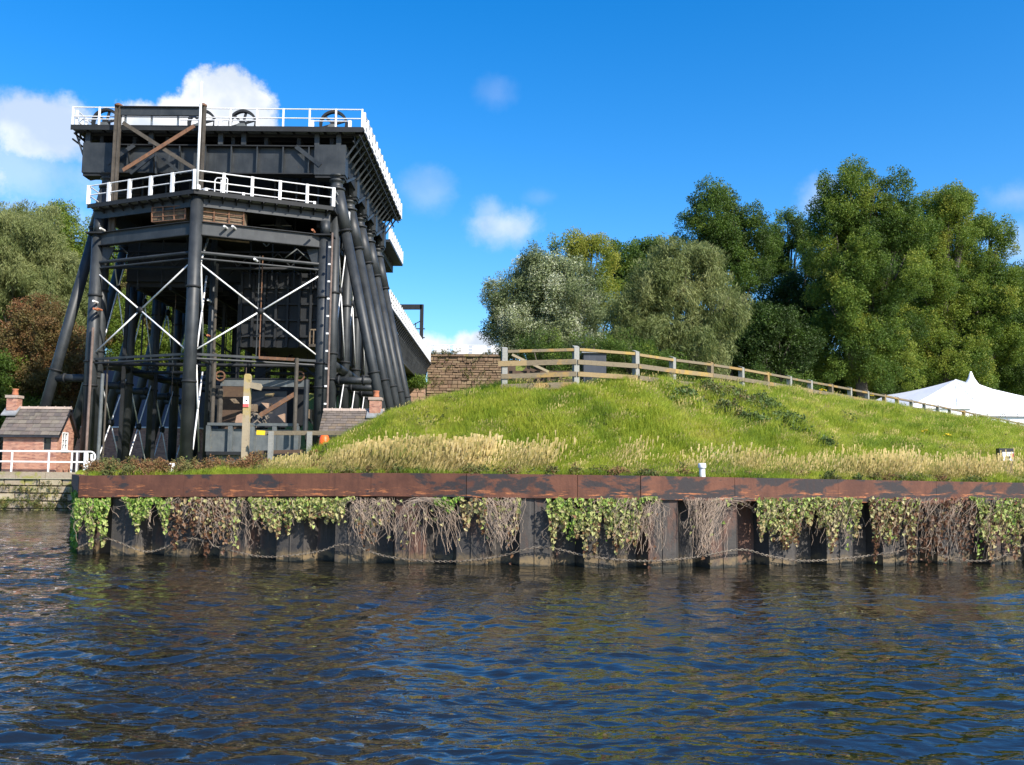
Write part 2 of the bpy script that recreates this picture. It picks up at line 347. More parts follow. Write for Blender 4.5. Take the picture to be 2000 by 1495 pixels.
def yleft(Y): return -9.55+(CNR[0]+9.55)*(Y-20.75)/(CNR[1]-20.75)
# ground sheets
uu = np.concatenate([np.linspace(-9.6, 26, 190), np.array([28, 31, 35, 42, 50, 60])]); vv = np.linspace(0, 1, 110)**1.25
U, V_ = np.meshgrid(uu, vv); yc = np.interp(U, qx, qy); fr = (U+9.6)/69.6
Yg = yc+.10+(CNR[1]+.2-yc)*V_; Xl = yleft(Yg); Xr = 60+(Yg-20)*1.2
Xg = Xl+.1+(Xr-Xl)*((U+9.6)/69.6)
k_ = np.clip((Yg-yc)/1, 0, 1)
Xg = np.where(V_ == 0, U, U+V_*(Xg-U)*np.clip((Yg-yc)/8, 0, 1))
for _ in range(3): Yg = np.maximum(Yg, np.interp(Xg, qx, qy)+.08)
Xg = np.maximum(Xg, yleft(Yg)+.1)
Zg = ground_z(Xg, Yg)
g = bpy.data.objects.new('ground', npmesh('ground', np.stack([Xg.ravel(), Yg.ravel(), Zg.ravel()], 1), gridfaces(*Xg.shape), 'turf')); COL.objects.link(g); g['kind'] = 'structure'
ya = np.concatenate([np.linspace(CNR[1]+.25, 110, 98), np.array([125, 150, 200, 300, 500, 900])]); xa = np.concatenate([np.array([-900, -500, -300, -200, -140, -100]), np.linspace(-80, 80, 120), np.array([100, 140, 200, 300, 500, 900])])
XX, YY = np.meshgrid(xa, ya); ZZ = ground_z(XX, YY)-.004
g = bpy.data.objects.new('hillside', npmesh('hillside', np.stack([XX.ravel(), YY.ravel(), ZZ.ravel()], 1), gridfaces(*XX.shape), 'turf')); COL.objects.link(g); g['kind'] = 'structure'

# ------------------------------------------------------------------ water
rows = [-90, -60, -40, -25, -14, -7, -3, 0, 1.5, 2.5]; y = 3.2
while y < 52: rows.append(y); y += .018+.00125*y**1.55
ry = np.array(rows); ua = np.linspace(-1, 1, 560); X_ = []
for y in ry:
    Wd = 4+.62*max(y, 0); X_.append(Wd*ua+(150-Wd)*np.sign(ua)*np.abs(ua)**31)
Xw = np.array(X_); Yw = np.repeat(ry[:, None], len(ua), 1); Zw = np.zeros_like(Xw)
wr = np.random.default_rng(5)
for i in range(56):
    lam = .13*(1.072**i)*1.0; 
    if lam > 4.2: break
    th = wr.normal(1.75, .62); kx, ky = math.cos(th)*2*PI/lam, math.sin(th)*2*PI/lam
    amp = .0088*lam**1.0*(1.2 if lam < .6 else .30); ph = kx*Xw+ky*Yw+wr.uniform(0, 6.28)
    mod = .55+.75*np.sin(Xw*wr.uniform(.2, .7)+Yw*wr.uniform(-.6, .6)+wr.uniform(0, 6))
    dy = np.gradient(ry)[:, None]; fade = np.clip((lam-dy*2.2)/(dy*1.5+1e-6), 0, 1)
    Zw += amp*mod*np.sin(ph+.35*np.sin(ph))*fade
Zw *= np.clip((Yw+2)/4, 0, 1)
g = bpy.data.objects.new('water', npmesh('water', np.stack([Xw.ravel(), Yw.ravel(), Zw.ravel()], 1), gridfaces(*Xw.shape), 'water')); COL.objects.link(g); g['kind'] = 'structure'

# ------------------------------------------------------------------ sheet pile quay wall
wall = thing('sheet_pile_wall', 'long quay wall of tarred sheet piles under a rusty steel capping beam', 'quay wall', (0, 18.9, 0))
CAPH = .48
# sheet pile pans
PER = 1.31
def pan_mesh(front, w=.60, back=.40, dx=.155, dep=.36, hgt=1.92, t_=.02):
    mb = MB(); z0 = -.4; z1 = z0+hgt
    if front: pts = [(-w/2-dx, dep), (-w/2, 0), (-.012, 0), (-.008, .012), (.008, .012), (.012, 0), (w/2, 0), (w/2+dx, dep)]
    else: pts = [(-back/2, dep-.002), (-.02, dep-.002), (.02, dep-.002), (back/2, dep-.002)]
    n = len(pts)
    if front: mb.tube((0, -.004, z0), (0, -.004, z1), .016, n=6).box(-w/2-.006, -w/2+.008, -.008, .004, z0, z1-.01).box(w/2-.008, w/2+.006, -.008, .004, z0, z1-.01)
    vs = [(x, y, z) for z in (z0, z1) for x, y in pts]+[(x, y+.03, z) for z in (z0, z1) for x, y in pts]
    fs = [(i, i+1, n+i+1, n+i) for i in range(n-1)]+[(3*n+i, 3*n+i+1, 2*n+i+1, 2*n+i) for i in range(n-1)]+[(n+i, n+i+1, 3*n+i+1, 3*n+i) for i in range(n-1)]
    return mb.add(vs, fs)
pf = pan_mesh(True).mesh('pile', 'pile_steel'); pb = pan_mesh(False).mesh('pile', 'pile_steel')
corner = Vector((-9.60, 20.75, 0))
segs = [(Vector((a[0], a[1], 0)), Vector((b_[0], b_[1], 0)), a[2], b_[2]) for a, b_ in zip(QUAY[:-2], QUAY[1:-1])]
def along(x):
    return Vector((x, float(np.interp(x, qx, qy)), 0))
xk = 0.49; xs_ = []
x = xk
while x > -9.3: xs_.append(x); x -= PER*.985
x = xk+PER
while x < 23.5: xs_.append(x); x += PER*.985
for x in sorted(xs_):
    p0 = along(x-.3); p1 = along(x+.3); a = math.atan2(p1.y-p0.y, p1.x-p0.x)
    place(pf, 'pile', wall, along(x)+Vector((0, .07, 0)), (0, 0, a))
    p = along(x+PER*.49); p0 = along(x+.3); p1 = along(x+.9); a = math.atan2(p1.y-p0.y, p1.x-p0.x)
    place(pb, 'pile', wall, p+Vector((0, .07, 0)), (0, 0, a))
# return wall running back on the left
rd = (Vector((CNR[0], CNR[1], 0))-corner).normalized(); ra = math.atan2(rd.y, rd.x)+PI; L = (Vector((CNR[0], CNR[1], 0))-corner).length
k = 0; s_ = .6
while s_ < L:
    place(pf, 'pile', wall, corner+rd*s_, (0, 0, ra)); place(pb, 'pile', wall, corner+rd*(s_+PER*.49), (0, 0, ra)); s_ += PER
MB().box(corner.x-.03, corner.x+.3, corner.y+.05, corner.y+.45, -.4, 1.5).build('corner_pile', 'pile_steel', wall)
mb = MB()
for a, b_ in zip(QUAY[:-1], QUAY[1:]):
    mb.add([(a[0], a[1]+.46, -.6), (b_[0], b_[1]+.46, -.6), (b_[0], b_[1]+.46, b_[2]-.02), (a[0], a[1]+.46, a[2]-.02)], [(0, 1, 2, 3)])
e_ = corner+rd*L; mb.add([(corner.x+.35, corner.y+.4, -.6), (e_.x+.35, e_.y, -.6), (e_.x+.35, e_.y, 1.73), (corner.x+.35, corner.y+.4, 1.73)], [(0, 1, 2, 3)])
mb.build('backing', 'dark_joint', wall)
# capping beam, plate by plate
def cap_plate(pa, pb_, za, zb, mirror=False):
    d = (pb_-pa).normalized(); n = Vector((d.y, -d.x, 0)); mb = MB(); vs = []
    for (p, z) in ((pa, za), (pb_, zb)):
        for off, zz in ((.07, z), (-.28, z), (-.28, z-.06), (.02, z-.06), (.02, z-CAPH+.035), (-.10, z-CAPH+.035), (-.10, z-CAPH), (.07, z-CAPH)):
            q = p+n*off; vs.append((q.x, q.y, zz))
    fs = [tuple(range(8)), tuple(range(8, 16))[::-1]]+[(i, 8+i, 8+(i+1) % 8, (i+1) % 8) for i in range(8)]
    return mb.add(vs, fs)
caps = [-9.62, -7.1, -4.9, -2.9, -.9, 1.35, 2.62, 4.6, 6.9, 9.2, 11.6, 14, 17, 20, 23]
for a, b_ in zip(caps[:-1], caps[1:]):
    za, zb = float(np.interp(a, qx, qz)), float(np.interp(b_-.005, qx, qz))
    cap_plate(along(a), along(b_-.005), za, zb).build('cap_beam', 'rust_steel', wall)
s_ = 0.0
while s_ < L-3:
    a = corner+rd*(s_+3-.012); b_ = corner+rd*s_; cap_plate(a, b_, 1.75, 1.75).build('cap_beam', 'rust_steel', wall); s_ += 3

# ------------------------------------------------------------------ chain
mb = MB(); sw = [(150, 1072), (205, 1052), (290, 1078), (370, 1052), (430, 1070), (520, 1088), (620, 1078), (675, 1064), (760, 1088), (870, 1097), (970, 1088), (1058, 1069),
                 (1150, 1087), (1250, 1096), (1350, 1090), (1445, 1074), (1500, 1086), (1570, 1096), (1660, 1090), (1740, 1080), (1800, 1071), (1850, 1090), (1915, 1096), (1965, 1084), (2005, 1066), (2080, 1092), (2160, 1066)]
cpts = []
for (px, py) in sw:
    x = at(px, py, 19).x; Yq = float(np.interp(x, qx, qy)); p = at(px, py, Yq-.06); Yq = float(np.interp(p.x, qx, qy)); p = at(px, py, Yq-.06); cpts.append(p)
dense = []
for i in range(len(cpts)-1):
    p0 = cpts[max(i-1, 0)]; p1 = cpts[i]; p2 = cpts[i+1]; p3 = cpts[min(i+2, len(cpts)-1)]
    for j in range(40):
        t_ = j/40; dense.append(.5*((2*p1)+(p2-p0)*t_+(2*p0-5*p1+4*p2-p3)*t_*t_+(3*p1-p0-3*p2+p3)*t_**3))
acc = 0; last = dense[0]; flip = 0
for p in dense[1:]:
    if (p-last).length >= .048:
        d = (p-last).normalized(); u = Vector((0, 0, 1)) if flip else Vector((0, -1, 0)); u = (u-d*u.dot(d)).normalized(); c = (p+last)/2; pts = []
        for k in range(8):
            th = 2*PI*k/8; pts.append(c+d*math.cos(th)*.040+u*math.sin(th)*.021)
        mb.path(pts+[pts[0]], .0085, 3); flip ^= 1; last = p
tag(mb.build('mooring_chain', 'chain_metal'), 'long rusty chain hanging in swags along the foot of the sheet piles', 'chain')

# ------------------------------------------------------------------ stone quay wall on the left
sw_ = thing('stone_wall', 'low yellowish sandstone quay wall under the white railing by the small brick hut', 'stone wall', (-32, 45.6, 0))
MB().box(-95, -21.45, 45.62, 46.5, -.5, 1.50).build('core', 'dark_joint', sw_)
zrow = [-.35, .05, .42, .80, 1.16, 1.50]; nst = 0
for r in range(5):
    x = -21.4
    while x > -42:
        w = random.uniform(.55, 1.15); dpt = random.uniform(.0, .07)
        j = [random.uniform(-.02, .02) for _ in range(4)]; xa_, xb_ = x-w+.025, x; za, zb = zrow[r]+.02, zrow[r+1]-.005
        mb = MB(); yb = 45.63; yf_ = 45.53-dpt
        mb.add([(xa_, yb, za), (xb_, yb, za), (xb_, yb, zb), (xa_, yb, zb), (xa_+.03, yf_+j[0], za+.03), (xb_-.03, yf_+j[1], za+.03), (xb_-.03, yf_+j[2], zb-.03), (xa_+.03, yf_+j[3], zb-.03)],
               [(4, 5, 6, 7), (0, 4, 7, 3), (5, 1, 2, 6), (7, 6, 2, 3), (0, 1, 5, 4)])
        mb.build('stone', 'quay_stone', sw_); x -= w
x = -21.3
while x > -42:
    w = random.uniform(1.0, 1.7); MB().box(x-w+.02, x, 45.40, 46.55, 1.52, 1.85+random.uniform(-.01, .01)).build('coping_stone', 'quay_stone', sw_); x -= w
MB().box(-95, -42.1, 45.4, 46.55, 1.52, 1.85).build('coping_stone', 'quay_stone', sw_)
MB().box(-95, -42.1, 45.5, 45.6, -.5, 1.5).build('stone', 'quay_stone', sw_)

# ------------------------------------------------------------------ rails helper
def rail_run(parent, pts, zs, spacing, h, nrails, pr, rr, mat='white_paint', square=True, first=True, last=True, postname='post', railname='handrail', skip_posts=False):
    """pts: 2-D corner points; zs: deck height; makes each post and each rail length an object"""
    pm = MB(); (pm.box(-pr, pr, -pr, pr, 0, h+.03) if square else pm.tube((0, 0, 0), (0, 0, h), pr, n=8)); me = pm.mesh(postname, mat)
    for a, b_ in zip(pts[:-1], pts[1:]):
        a = Vector(a); b_ = Vector(b_); L_ = (b_-a).length; n = max(1, round(L_/spacing)); ang = math.atan2(b_.y-a.y, b_.x-a.x)
        if not skip_posts:
            for i in range(n+1):
                if i == n and b_ != Vector(pts[-1]): continue
                p = a.lerp(b_, i/n); place(me, postname, parent, (p.x, p.y, zs), (0, 0, ang))
        for k in range(nrails):
            z = zs+h*(k+1)/nrails if nrails < 3 else zs+h*(k+1)/nrails
            MB().tube((a.x, a.y, z), (b_.x, b_.y, z), rr, n=6).build(railname, mat, parent)

# ------------------------------------------------------------------ the boat lift
GZ = 1.78
lift = thing('boat_lift', 'huge dark grey iron boat lift with white railed decks on tubular raking legs', 'boat lift', (-15.9, 49, GZ))
YS = [49.0, 52.9, 56.6, 60.3, 64.4]; XL, XR, XM = -22.15, -9.67, -15.91
def flange(c, r, axis, parent, th=.05, mat='iron_dark'):
    c = Vector(c); d = Vector(axis).normalized()*th; MB().tube(c-d, c+d, r, n=14).build('flange', mat, parent, True)
for k, Y in enumerate(YS):
    for sgn, X in ((-1, XL), (1, XR)):
        col = MB().tube((X, Y, GZ-.1), (X, Y, 17.3), .27, n=16).build('column', 'iron_paint', lift, True)
        for z in (6.9, 8.3, 11.6): flange((X, Y, z), .325, (0, 0, 1), col)
        top = Vector((X+sgn*.05, Y, 17.25)); bot = Vector((X+sgn*3.52, Y, GZ-.1)); d = (bot-top)
        leg = MB().tube(top+d*.14, bot, .275, n=16).tube(top, top+d*.145, .36, .35, 16).build('raking_leg', 'iron_paint', lift, True)
        for f in (.145, .64): flange(top+d*f, .335 if f > .2 else .38, d, leg)
        # gusset head joining column and leg
        MB().prism([(X-.28, Y-.2, 17.3), (X+.28*1, Y-.2, 17.3), top+d*.15+Vector((sgn*.25, -.2, 0)), top+d*.15+Vector((-sgn*.9, -.2, 0))] if sgn > 0 else
                   [(X-.28, Y-.2, 17.3), (X+.28, Y-.2, 17.3), top+d*.15+Vector((.9, -.2, 0)), top+d*.15+Vector((-.25, -.2, 0))], (0, .4, 0)).build('head_gusset', 'iron_paint', lift)
        MB().lathe((X, Y, 17.28), [(.47, 0), (.47, .10), (.40, .13), (.33, .22), (.33, .42), (.42, .47), (.42, .55), (.36, .58), (.36, .68), (.5, .72), (.5, .80)], 18).build('neck', 'iron_paint', lift, True)
        # cross tube between column and leg
        tt = MB().tube((X+sgn*.2, Y, 6.85), (X+sgn*2.25, Y, 6.85), .21, n=14).build('tie_tube', 'iron_paint', lift, True)
        for q in (.42, 1.75): flange((X+sgn*q, Y, 6.85), .27, (1, 0, 0), tt)
        if k < 4:
            Y2 = YS[k+1]
            MB().tube((X, Y+.2, 7.75), (X, Y2-.2, 7.75), .23, n=14).build('tie_tube', 'iron_paint', lift, True)
            MB().tube((X+sgn*.1, Y+.2, 16.2), (X+sgn*.1, Y2-.2, 16.2), .12, n=10).build('tie_tube', 'iron_dark', lift, True)
            for (za, zb) in ((8.3, 15.9), (GZ+.2, 7.2)):
                zc = (za+zb)/2; yc_ = (Y+Y2)/2
                for (z0, z1) in ((za, zb), (zb, za)):
                    p0 = Vector((X+sgn*.02, Y+.22, z0)); p1 = Vector((X+sgn*.02, Y2-.22, z1)); c = (p0+p1)/2; dd = (p1-p0).normalized()*.2
                    MB().tube(p0, c-dd, .036, n=6).build('brace_rod', 'white_paint', lift, True); MB().tube(c+dd, p1, .036, n=6).build('brace_rod', 'white_paint', lift, True)
                MB().tube((X-.09, yc_, zc), (X+.09, yc_, zc), .2, n=10).build('brace_boss', 'iron_dark', lift, True)
# transverse girders
GX0, GX1, GB, GT = -23.45, -9.15, 18.07, 19.68
for k, Y in enumerate(YS):
    web = MB().box(GX0+1.6, GX1-1.7, Y-.06, Y+.06, GB+.06, GT-.06).build('girder_web', 'iron_paint', lift)
    MB().box(GX0+1.5, GX1-1.6, Y-.34, Y+.34, GT-.06, GT).build('girder_flange', 'iron_dark', lift)
    MB().box(GX0+1.5, GX1-1.6, Y-.34, Y+.34, GB, GB+.06).build('girder_flange', 'iron_dark', lift)
    x = GX0+2.4
    st = MB().box(-.03, .03, -.26, 0, .063, GT-GB-.063).mesh('stiffener', 'iron_paint')
    while x < GX1-1.9: place(st, 'stiffener', lift, (x, Y-.062, GB)); x += 1.41
    for x0, x1 in ((GX0, GX0+1.6), (GX1-1.7, GX1)):
        bx = MB().box(x0, x1, Y-.42, Y+.42, GB-.04, GT+.02).build('girder_box', 'iron_paint', lift)
        MB().box(x0+.05, x1-.05, Y-.36, Y+.36, GB-.2, GB-.04).build('bearing_plate', 'iron_dark', bx)
    MB().beam((GX1-2.75, Y-.3, GT-.05), (GX1-1.35, Y-.45, GB+.45), .06, .22).build('corner_strut', 'iron_paint', lift)
    MB().beam((GX0+2.75, Y-.3, GT-.05), (GX0+1.35, Y-.45, GB+.45), .06, .22).build('corner_strut', 'iron_paint', lift)
    up = MB().box(-.13, .13, -.12, .12, 0, .74).mesh('upright', 'iron_paint')
    for px in (178, 236, 300, 435, 480, 622, 664):
        X = at(px, 270, 49).x; place(up, 'upright', lift, (X, Y-.25, GT))
    if k < 4:
        Y2 = YS[k+1]
        for X, sg in ((GX1-.15, 1), (GX0+.15, -1)):
            MB().box(X-.05, X+.05, Y+.42, Y2-.42, GB+.35, GT).build('side_girder', 'iron_dark', lift)
            MB().beam((X+sg*.05, Y+.43, GB-.15), (X+sg*.05, Y2-.43, GT-.5), .09, .14).build('side_strut', 'iron_paint', lift)
            MB().prism([(X-.3, Y2-.42, GB-.1), (X-.3, Y2-.42, GT), (X-.3, Y2-1.3, GT)], (.25, 0, 0)).build('side_gusset', 'iron_paint', lift)
# top deck
DZ = 20.55
DX0, DX1, DY0, DY1 = -24.0, -8.20, 48.25, 65.6
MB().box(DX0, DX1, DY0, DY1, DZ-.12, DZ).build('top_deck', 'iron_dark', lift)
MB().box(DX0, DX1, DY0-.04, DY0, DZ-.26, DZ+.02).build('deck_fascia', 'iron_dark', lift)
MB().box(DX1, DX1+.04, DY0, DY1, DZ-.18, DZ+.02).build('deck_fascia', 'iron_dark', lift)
x = DX0+.35; bd = MB().box(-.34, .34, 0, .6, 0, .05).mesh('soffit_board', 'grey_paint')
while x < DX1-.3: place(bd, 'soffit_board', lift, (x, DY0+.05, DZ-.18)); x += .86
bs = MB().box(0, .45, -.33, .33, 0, .05).mesh('soffit_board', 'grey_paint'); y = DY0+1
while y < DY1: place(bs, 'soffit_board', lift, (DX1-.5, y, DZ-.18)); y += .86
for X in np.linspace(-22.6, -10, 8): MB().box(X-.1, X+.1, 48.9, 65, 19.70, 20.18).build('deck_girder', 'iron_dark', lift)
js = MB().box(DX0+.6, DX1-.6, -.06, .06, 0, .22).mesh('joist', 'iron_dark'); y = 48.9
while y < 65.5: place(js, 'joist', lift, (0, y, DZ-.35)); y += .75
for (sg, Xe, Xi) in ((1, DX1-.05, GX1), (-1, DX0+.05, GX0)):      # walkway brackets
    y = 48.7
    br = MB().beam((0, 0, 19.0), (Xe-Xi, 0, DZ-.2), .06, .09).beam((0, 0, DZ-.24), (Xe-Xi, 0, DZ-.24), .06, .1).beam(((Xe-Xi)*.5, 0, DZ-.24), ((Xe-Xi)*.5, 0, 19.85), .05, .06).mesh('walkway_bracket', 'iron_paint')
    while y < 65.4: place(br, 'walkway_bracket', lift, (Xi, y, 0)); y += .93
    MB().beam((Xe-sg*.12, 48.3, DZ-.42), (Xe-sg*.12, 65.5, DZ-.42), .06, .08).beam((Xi+sg*.45, 48.3, DZ-.75), (Xi+sg*.45, 65.5, DZ-.75), .06, .08).build('walkway_stringer', 'iron_dark', lift)
    mb = MB(); y = 48.4; fl = 0
    while y < 65: mb.beam((Xe-sg*.12, y, DZ-.2 if fl else DZ-.42), (Xe-sg*.12, y+.46, DZ-.42 if fl else DZ-.2), .04, .05); y += .465; fl ^= 1
    mb.build('walkway_lattice', 'iron_paint', lift)
# rear bridge part of the top walkway
MB().box(-15, -10.6, 71.5, 80, DZ-.9, DZ-.1).build('rear_deck', 'iron_dark', lift)
MB().box(-10.9, -9.75, 71.5, 80, DZ-.3, DZ-.1).build('rear_deck', 'iron_paint', lift)
rail_run(lift, [(-9.8, 71.5), (-9.8, 80)], DZ-.1, 1.1, 1.1, 2, .07, .03)
rail_run(lift, [(DX0+.06, DY0+.04), (DX1-.05, DY0+.04)], DZ, 1.44, 1.02, 2, .045, .032)
rail_run(lift, [(DX1-.02, DY0+.5), (DX1-.02, DY1)], DZ-.12, 1.13, 1.12, 2, .085, .034)
rail_run(lift, [(DX0+.06, DY0+.5), (DX0+.06, DY1)], DZ-.12, 1.13, 1.12, 2, .06, .034)
rail_run(lift, [(DX0+.06, DY1), (DX1-.05, DY1)], DZ, 1.44, 1.02, 2, .045, .032)
# pulley wheels on the deck, each with its own little railing
def wheel_mesh():
    mb = MB(); R, n = .80, 28
    for r0, r1, hw in ((R, R-.13, .13),):
        vs = []
        for i in range(n):
            a = 2*PI*i/n; c, s = math.cos(a), math.sin(a)
            vs += [(r0*c, -hw, r0*s), (r0*c, hw, r0*s), (r1*c, hw, r1*s), (r1*c, -hw, r1*s)]
        fs = []
        for i in range(n):
            j = (i+1) % n
            for q in range(4): fs.append((4*i+q, 4*j+q, 4*j+(q+1) % 4, 4*i+(q+1) % 4))
        mb.add(vs, fs)
    for i in range(6):
        a = PI*i/3+.3; mb.beam((0, 0, 0), ((R-.1)*math.cos(a), 0, (R-.1)*math.sin(a)), .12, .10, (0, 1, 0))
    mb.tube((0, -.2, 0), (0, .2, 0), .16, n=12); return mb
wm = wheel_mesh().mesh('pulley_wheel', 'iron_dark')
stand = MB().prism([(-.75, -.35, 0), (.75, -.35, 0), (.18, -.35, .9), (-.18, -.35, .9)], (0, .08, 0)).prism([(-.75, .27, 0), (.75, .27, 0), (.18, .27, .9), (-.18, .27, .9)], (0, .08, 0)).mesh('wheel_stand', 'grey_paint')
for Y in (50.4, 54.2, 58.2, 62.2):
    for px in (208, 395, 475, 652):
        X = at(px, 235, 50.4).x; place(wm, 'pulley_wheel', lift, (X, Y, DZ+1.0)); place(stand, 'wheel_stand', lift, (X, Y, DZ))
        if Y < 56: rail_run(lift, [(X-1.05, Y-.7), (X+1.05, Y-.7)], DZ, 2.1, .92, 2, .085, .03)
# guide towers at the river end, rusty braced
gt = []
for px in (232, 397):
    a = at(px, 208, 47.9); gt.append(a.x); zt_ = a.z
    tw = MB().box(a.x-.16, a.x-.05, 47.78, 47.98, 14.2, zt_).box(a.x+.05, a.x+.16, 47.78, 47.98, 14.2, zt_).box(a.x-.05, a.x+.05, 47.83, 47.93, 14.2, zt_-.1).build('guide_tower', 'old_timber', lift)
    MB().lathe((a.x+.0, 47.88, zt_-.05), [(.12, 0), (.21, .04), (.21, .12), (.08, .2)], 10).build('tower_cap', 'rusty_iron', tw)
z_ = at(310, 212, 47.9).z
MB().box(gt[0]+.17, gt[1]-.17, 47.8, 47.95, z_-.42, z_).build('tower_beam', 'iron_paint', lift)
MB().box(gt[0]+.17, gt[1]-.17, 47.7, 48.05, z_, z_+.05).build('tower_beam', 'iron_dark', lift)
for (a, b_, mt) in (((240, 240), (380, 330), 'old_timber'), ((240, 333), (380, 246), 'rusty_iron')):
    MB().beam(at(*a, 47.7 if mt == 'rusty_iron' else 47.82), at(*b_, 47.7 if mt == 'rusty_iron' else 47.82), .06, .20, (0, 0, 1)).build('tower_brace', mt, lift)
for (a, b_) in (((255, 340), (305, 300)), ((355, 340), (305, 300)), ((305, 300), (305, 340))):
    MB().beam(at(*a, 48.5), at(*b_, 48.5), .08, .14).build('tower_brace', 'iron_paint', lift)
# river-end platform and its three columns
PZ = 15.92; PL, PC, PR = Vector((-22.48, 47.5)), Vector((-15.93, 44.75)), Vector((-9.52, 47.5))
MB().prism([(PL.x, PL.y, PZ-.10), (PC.x, PC.y, PZ-.10), (PR.x, PR.y, PZ-.10), (PR.x, 52.6, PZ-.10), (PL.x, 52.6, PZ-.10)], (0, 0, .10)).build('platform_deck', 'iron_dark', lift)
for (A, B) in ((PL, PC), (PC, PR)):
    d = (B-A).normalized(); n = Vector((d.y, -d.x))   # outward (towards the river)
    if n.y > 0: n = -n
    def P3(t_, o, z): q = A.lerp(B, t_)+n*o; return Vector((q.x, q.y, z))
    MB().beam(P3(0, .03, PZ-.10), P3(1, .03, PZ-.10), .05, .22).build('platform_fascia', 'iron_dark', lift)
    MB().beam(P3(0.01, -.42, 15.42), P3(.99, -.42, 15.42), .10, .44).build('platform_beam', 'iron_paint', lift)
    MB().beam(P3(0.01, -.42, 15.66), P3(.99, -.42, 15.66), .34, .04).build('beam_flange', 'iron_dark', lift)
    MB().beam(P3(0.04, -.42, 14.08), P3(.96, -.42, 14.08), .10, .64).build('platform_beam', 'iron_paint', lift)
    MB().beam(P3(0.04, -.42, 14.42), P3(.96, -.42, 14.42), .34, .04).build('beam_flange', 'iron_dark', lift)
    MB().beam(P3(0.04, -.42, 13.74), P3(.96, -.42, 13.74), .34, .04).build('beam_flange', 'iron_dark', lift)
    MB().tube(P3(.02, -.42, 12.85), P3(.98, -.42, 12.85), .09, n=8).tube(P3(.02, -.42, 12.55), P3(.98, -.42, 12.55), .05, n=8).build('tie_rail', 'iron_paint', lift)
    MB().beam(P3(.02, -.42, 7.72), P3(.98, -.42, 7.72), .12, .12).tube(P3(.02, -.42, 7.5), P3(.98, -.42, 7.5), .06, n=8).build('tie_rail', 'iron_paint', lift)
    for z0, z1 in ((12.4, 7.85), (7.85, 12.4)):
        p0, p1 = P3(.045, -.42, z0), P3(.955, -.42, z1); c = (p0+p1)/2; dd = (p1-p0).normalized()*.18
        MB().tube(p0, c-dd, .042, n=8).build('brace_rod', 'white_paint', lift, True); MB().tube(c+dd, p1, .042, n=8).build('brace_rod', 'white_paint', lift, True)
    MB().tube(P3(.5, -.34, 10.12), P3(.5, -.5, 10.12), .17, n=12).build('brace_boss', 'iron_dark', lift, True)
    q = .06
    while q < .97:                                   # pale soffit panels between dark brackets
        if abs(q-(.5 if A is PL else .5)) < .6:
            MB().prism([P3(q-.03, .0, PZ-.20), P3(q+.035, .0, PZ-.20), P3(q+.035, -.4, PZ-.27), P3(q-.03, -.4, PZ-.27)], (0, 0, .02)).build('soffit_board', 'grey_paint', lift)
        MB().beam(P3(q+.05, .03, PZ-.2), P3(q+.05, -.42, PZ-.42), .05, .16).build('platform_bracket', 'iron_dark', lift); q += .094
    rail_run(lift, [tuple(A), tuple(B)], PZ, 1.42, 1.0, 2, .075, .032)
    # short inner stanchions
    ia, ib = A.lerp(B, .1)-n*1.6, A.lerp(B, .9)-n*1.6
    rail_run(lift, [tuple(ia), tuple(ib)], PZ, 1.6, .6, 1, .07, .03)
rail_run(lift, [(PR.x, PR.y), (PR.x, 52)], PZ, 1.3, 1.0, 2, .075, .032)
rail_run(lift, [(PL.x, PL.y), (PL.x, 52)], PZ, 1.3, 1.0, 2, .075, .032)
for i, (X, Y) in enumerate(((PL.x+.5, PL.y+.3), (PC.x, PC.y+.5), (PR.x-.46, PR.y+.3))):
    col = MB().tube((X, Y, GZ-.1), (X, Y, 14.35 if i != 1 else 15.82), .315, n=20).build('column', 'iron_paint', lift, True)
    for z in (11.1, 6.35)+((7.6,) if i != 1 else ()): flange((X, Y, z), .37, (0, 0, 1), col)
    if i != 1:
        MB().box(X-.5, X+.5, Y-.45, Y+.4, 14.35, 14.43).build('cap_plate', 'iron_dark', lift)
        MB().tube((X, Y, 14.43), (X, Y, 15.2), .26, n=14).build('column_head', 'iron_paint', lift, True)
        sg = 1 if i == 0 else -1
        MB().prism([(X+sg*.28, Y-.1, 13.7), (X+sg*.28, Y-.1, 12.5), (X+sg*.42, Y-.1, 12.5), (X+sg*.95, Y-.1, 13.7)], (0, .08, 0)).build('knee_gusset', 'iron_paint', lift)
    # side bracing back to the first frame, seen edge on
    tgt = {0: XL, 1: XM, 2: XR}[i]
    if i == 1:
        mid = MB().tube((XM-.30, 49, GZ), (XM-.30, 49, 15.8), .16, n=12).build('column', 'iron_paint', lift, True)
        flange((XM-.30, 49, 10.9), .22, (0, 0, 1), mid); MB().tube((XM+.1, 48.4, GZ), (XM+.1, 48.4, 13), .08, n=8).build('pipe', 'old_timber', lift)
        for za, zb in ((12.4, 8.1), (8.1, 12.4), (7.2, 3.0), (3.0, 7.2), (12.4, 14.5)):
            MB().tube((X+.25, Y+.2, za), (XM-.55, 48.7, zb), .045, n=6).build('brace_rod', 'white_paint', lift, True)
        MB().tube((X, Y, 7.7), (XM-.30, 49, 7.7), .08, n=8).build('tie_rail', 'iron_paint', lift)
    else:
        MB().tube((X, Y, 7.6), (tgt, 49, 7.6), .08, n=8).build('tie_rail', 'iron_paint', lift)
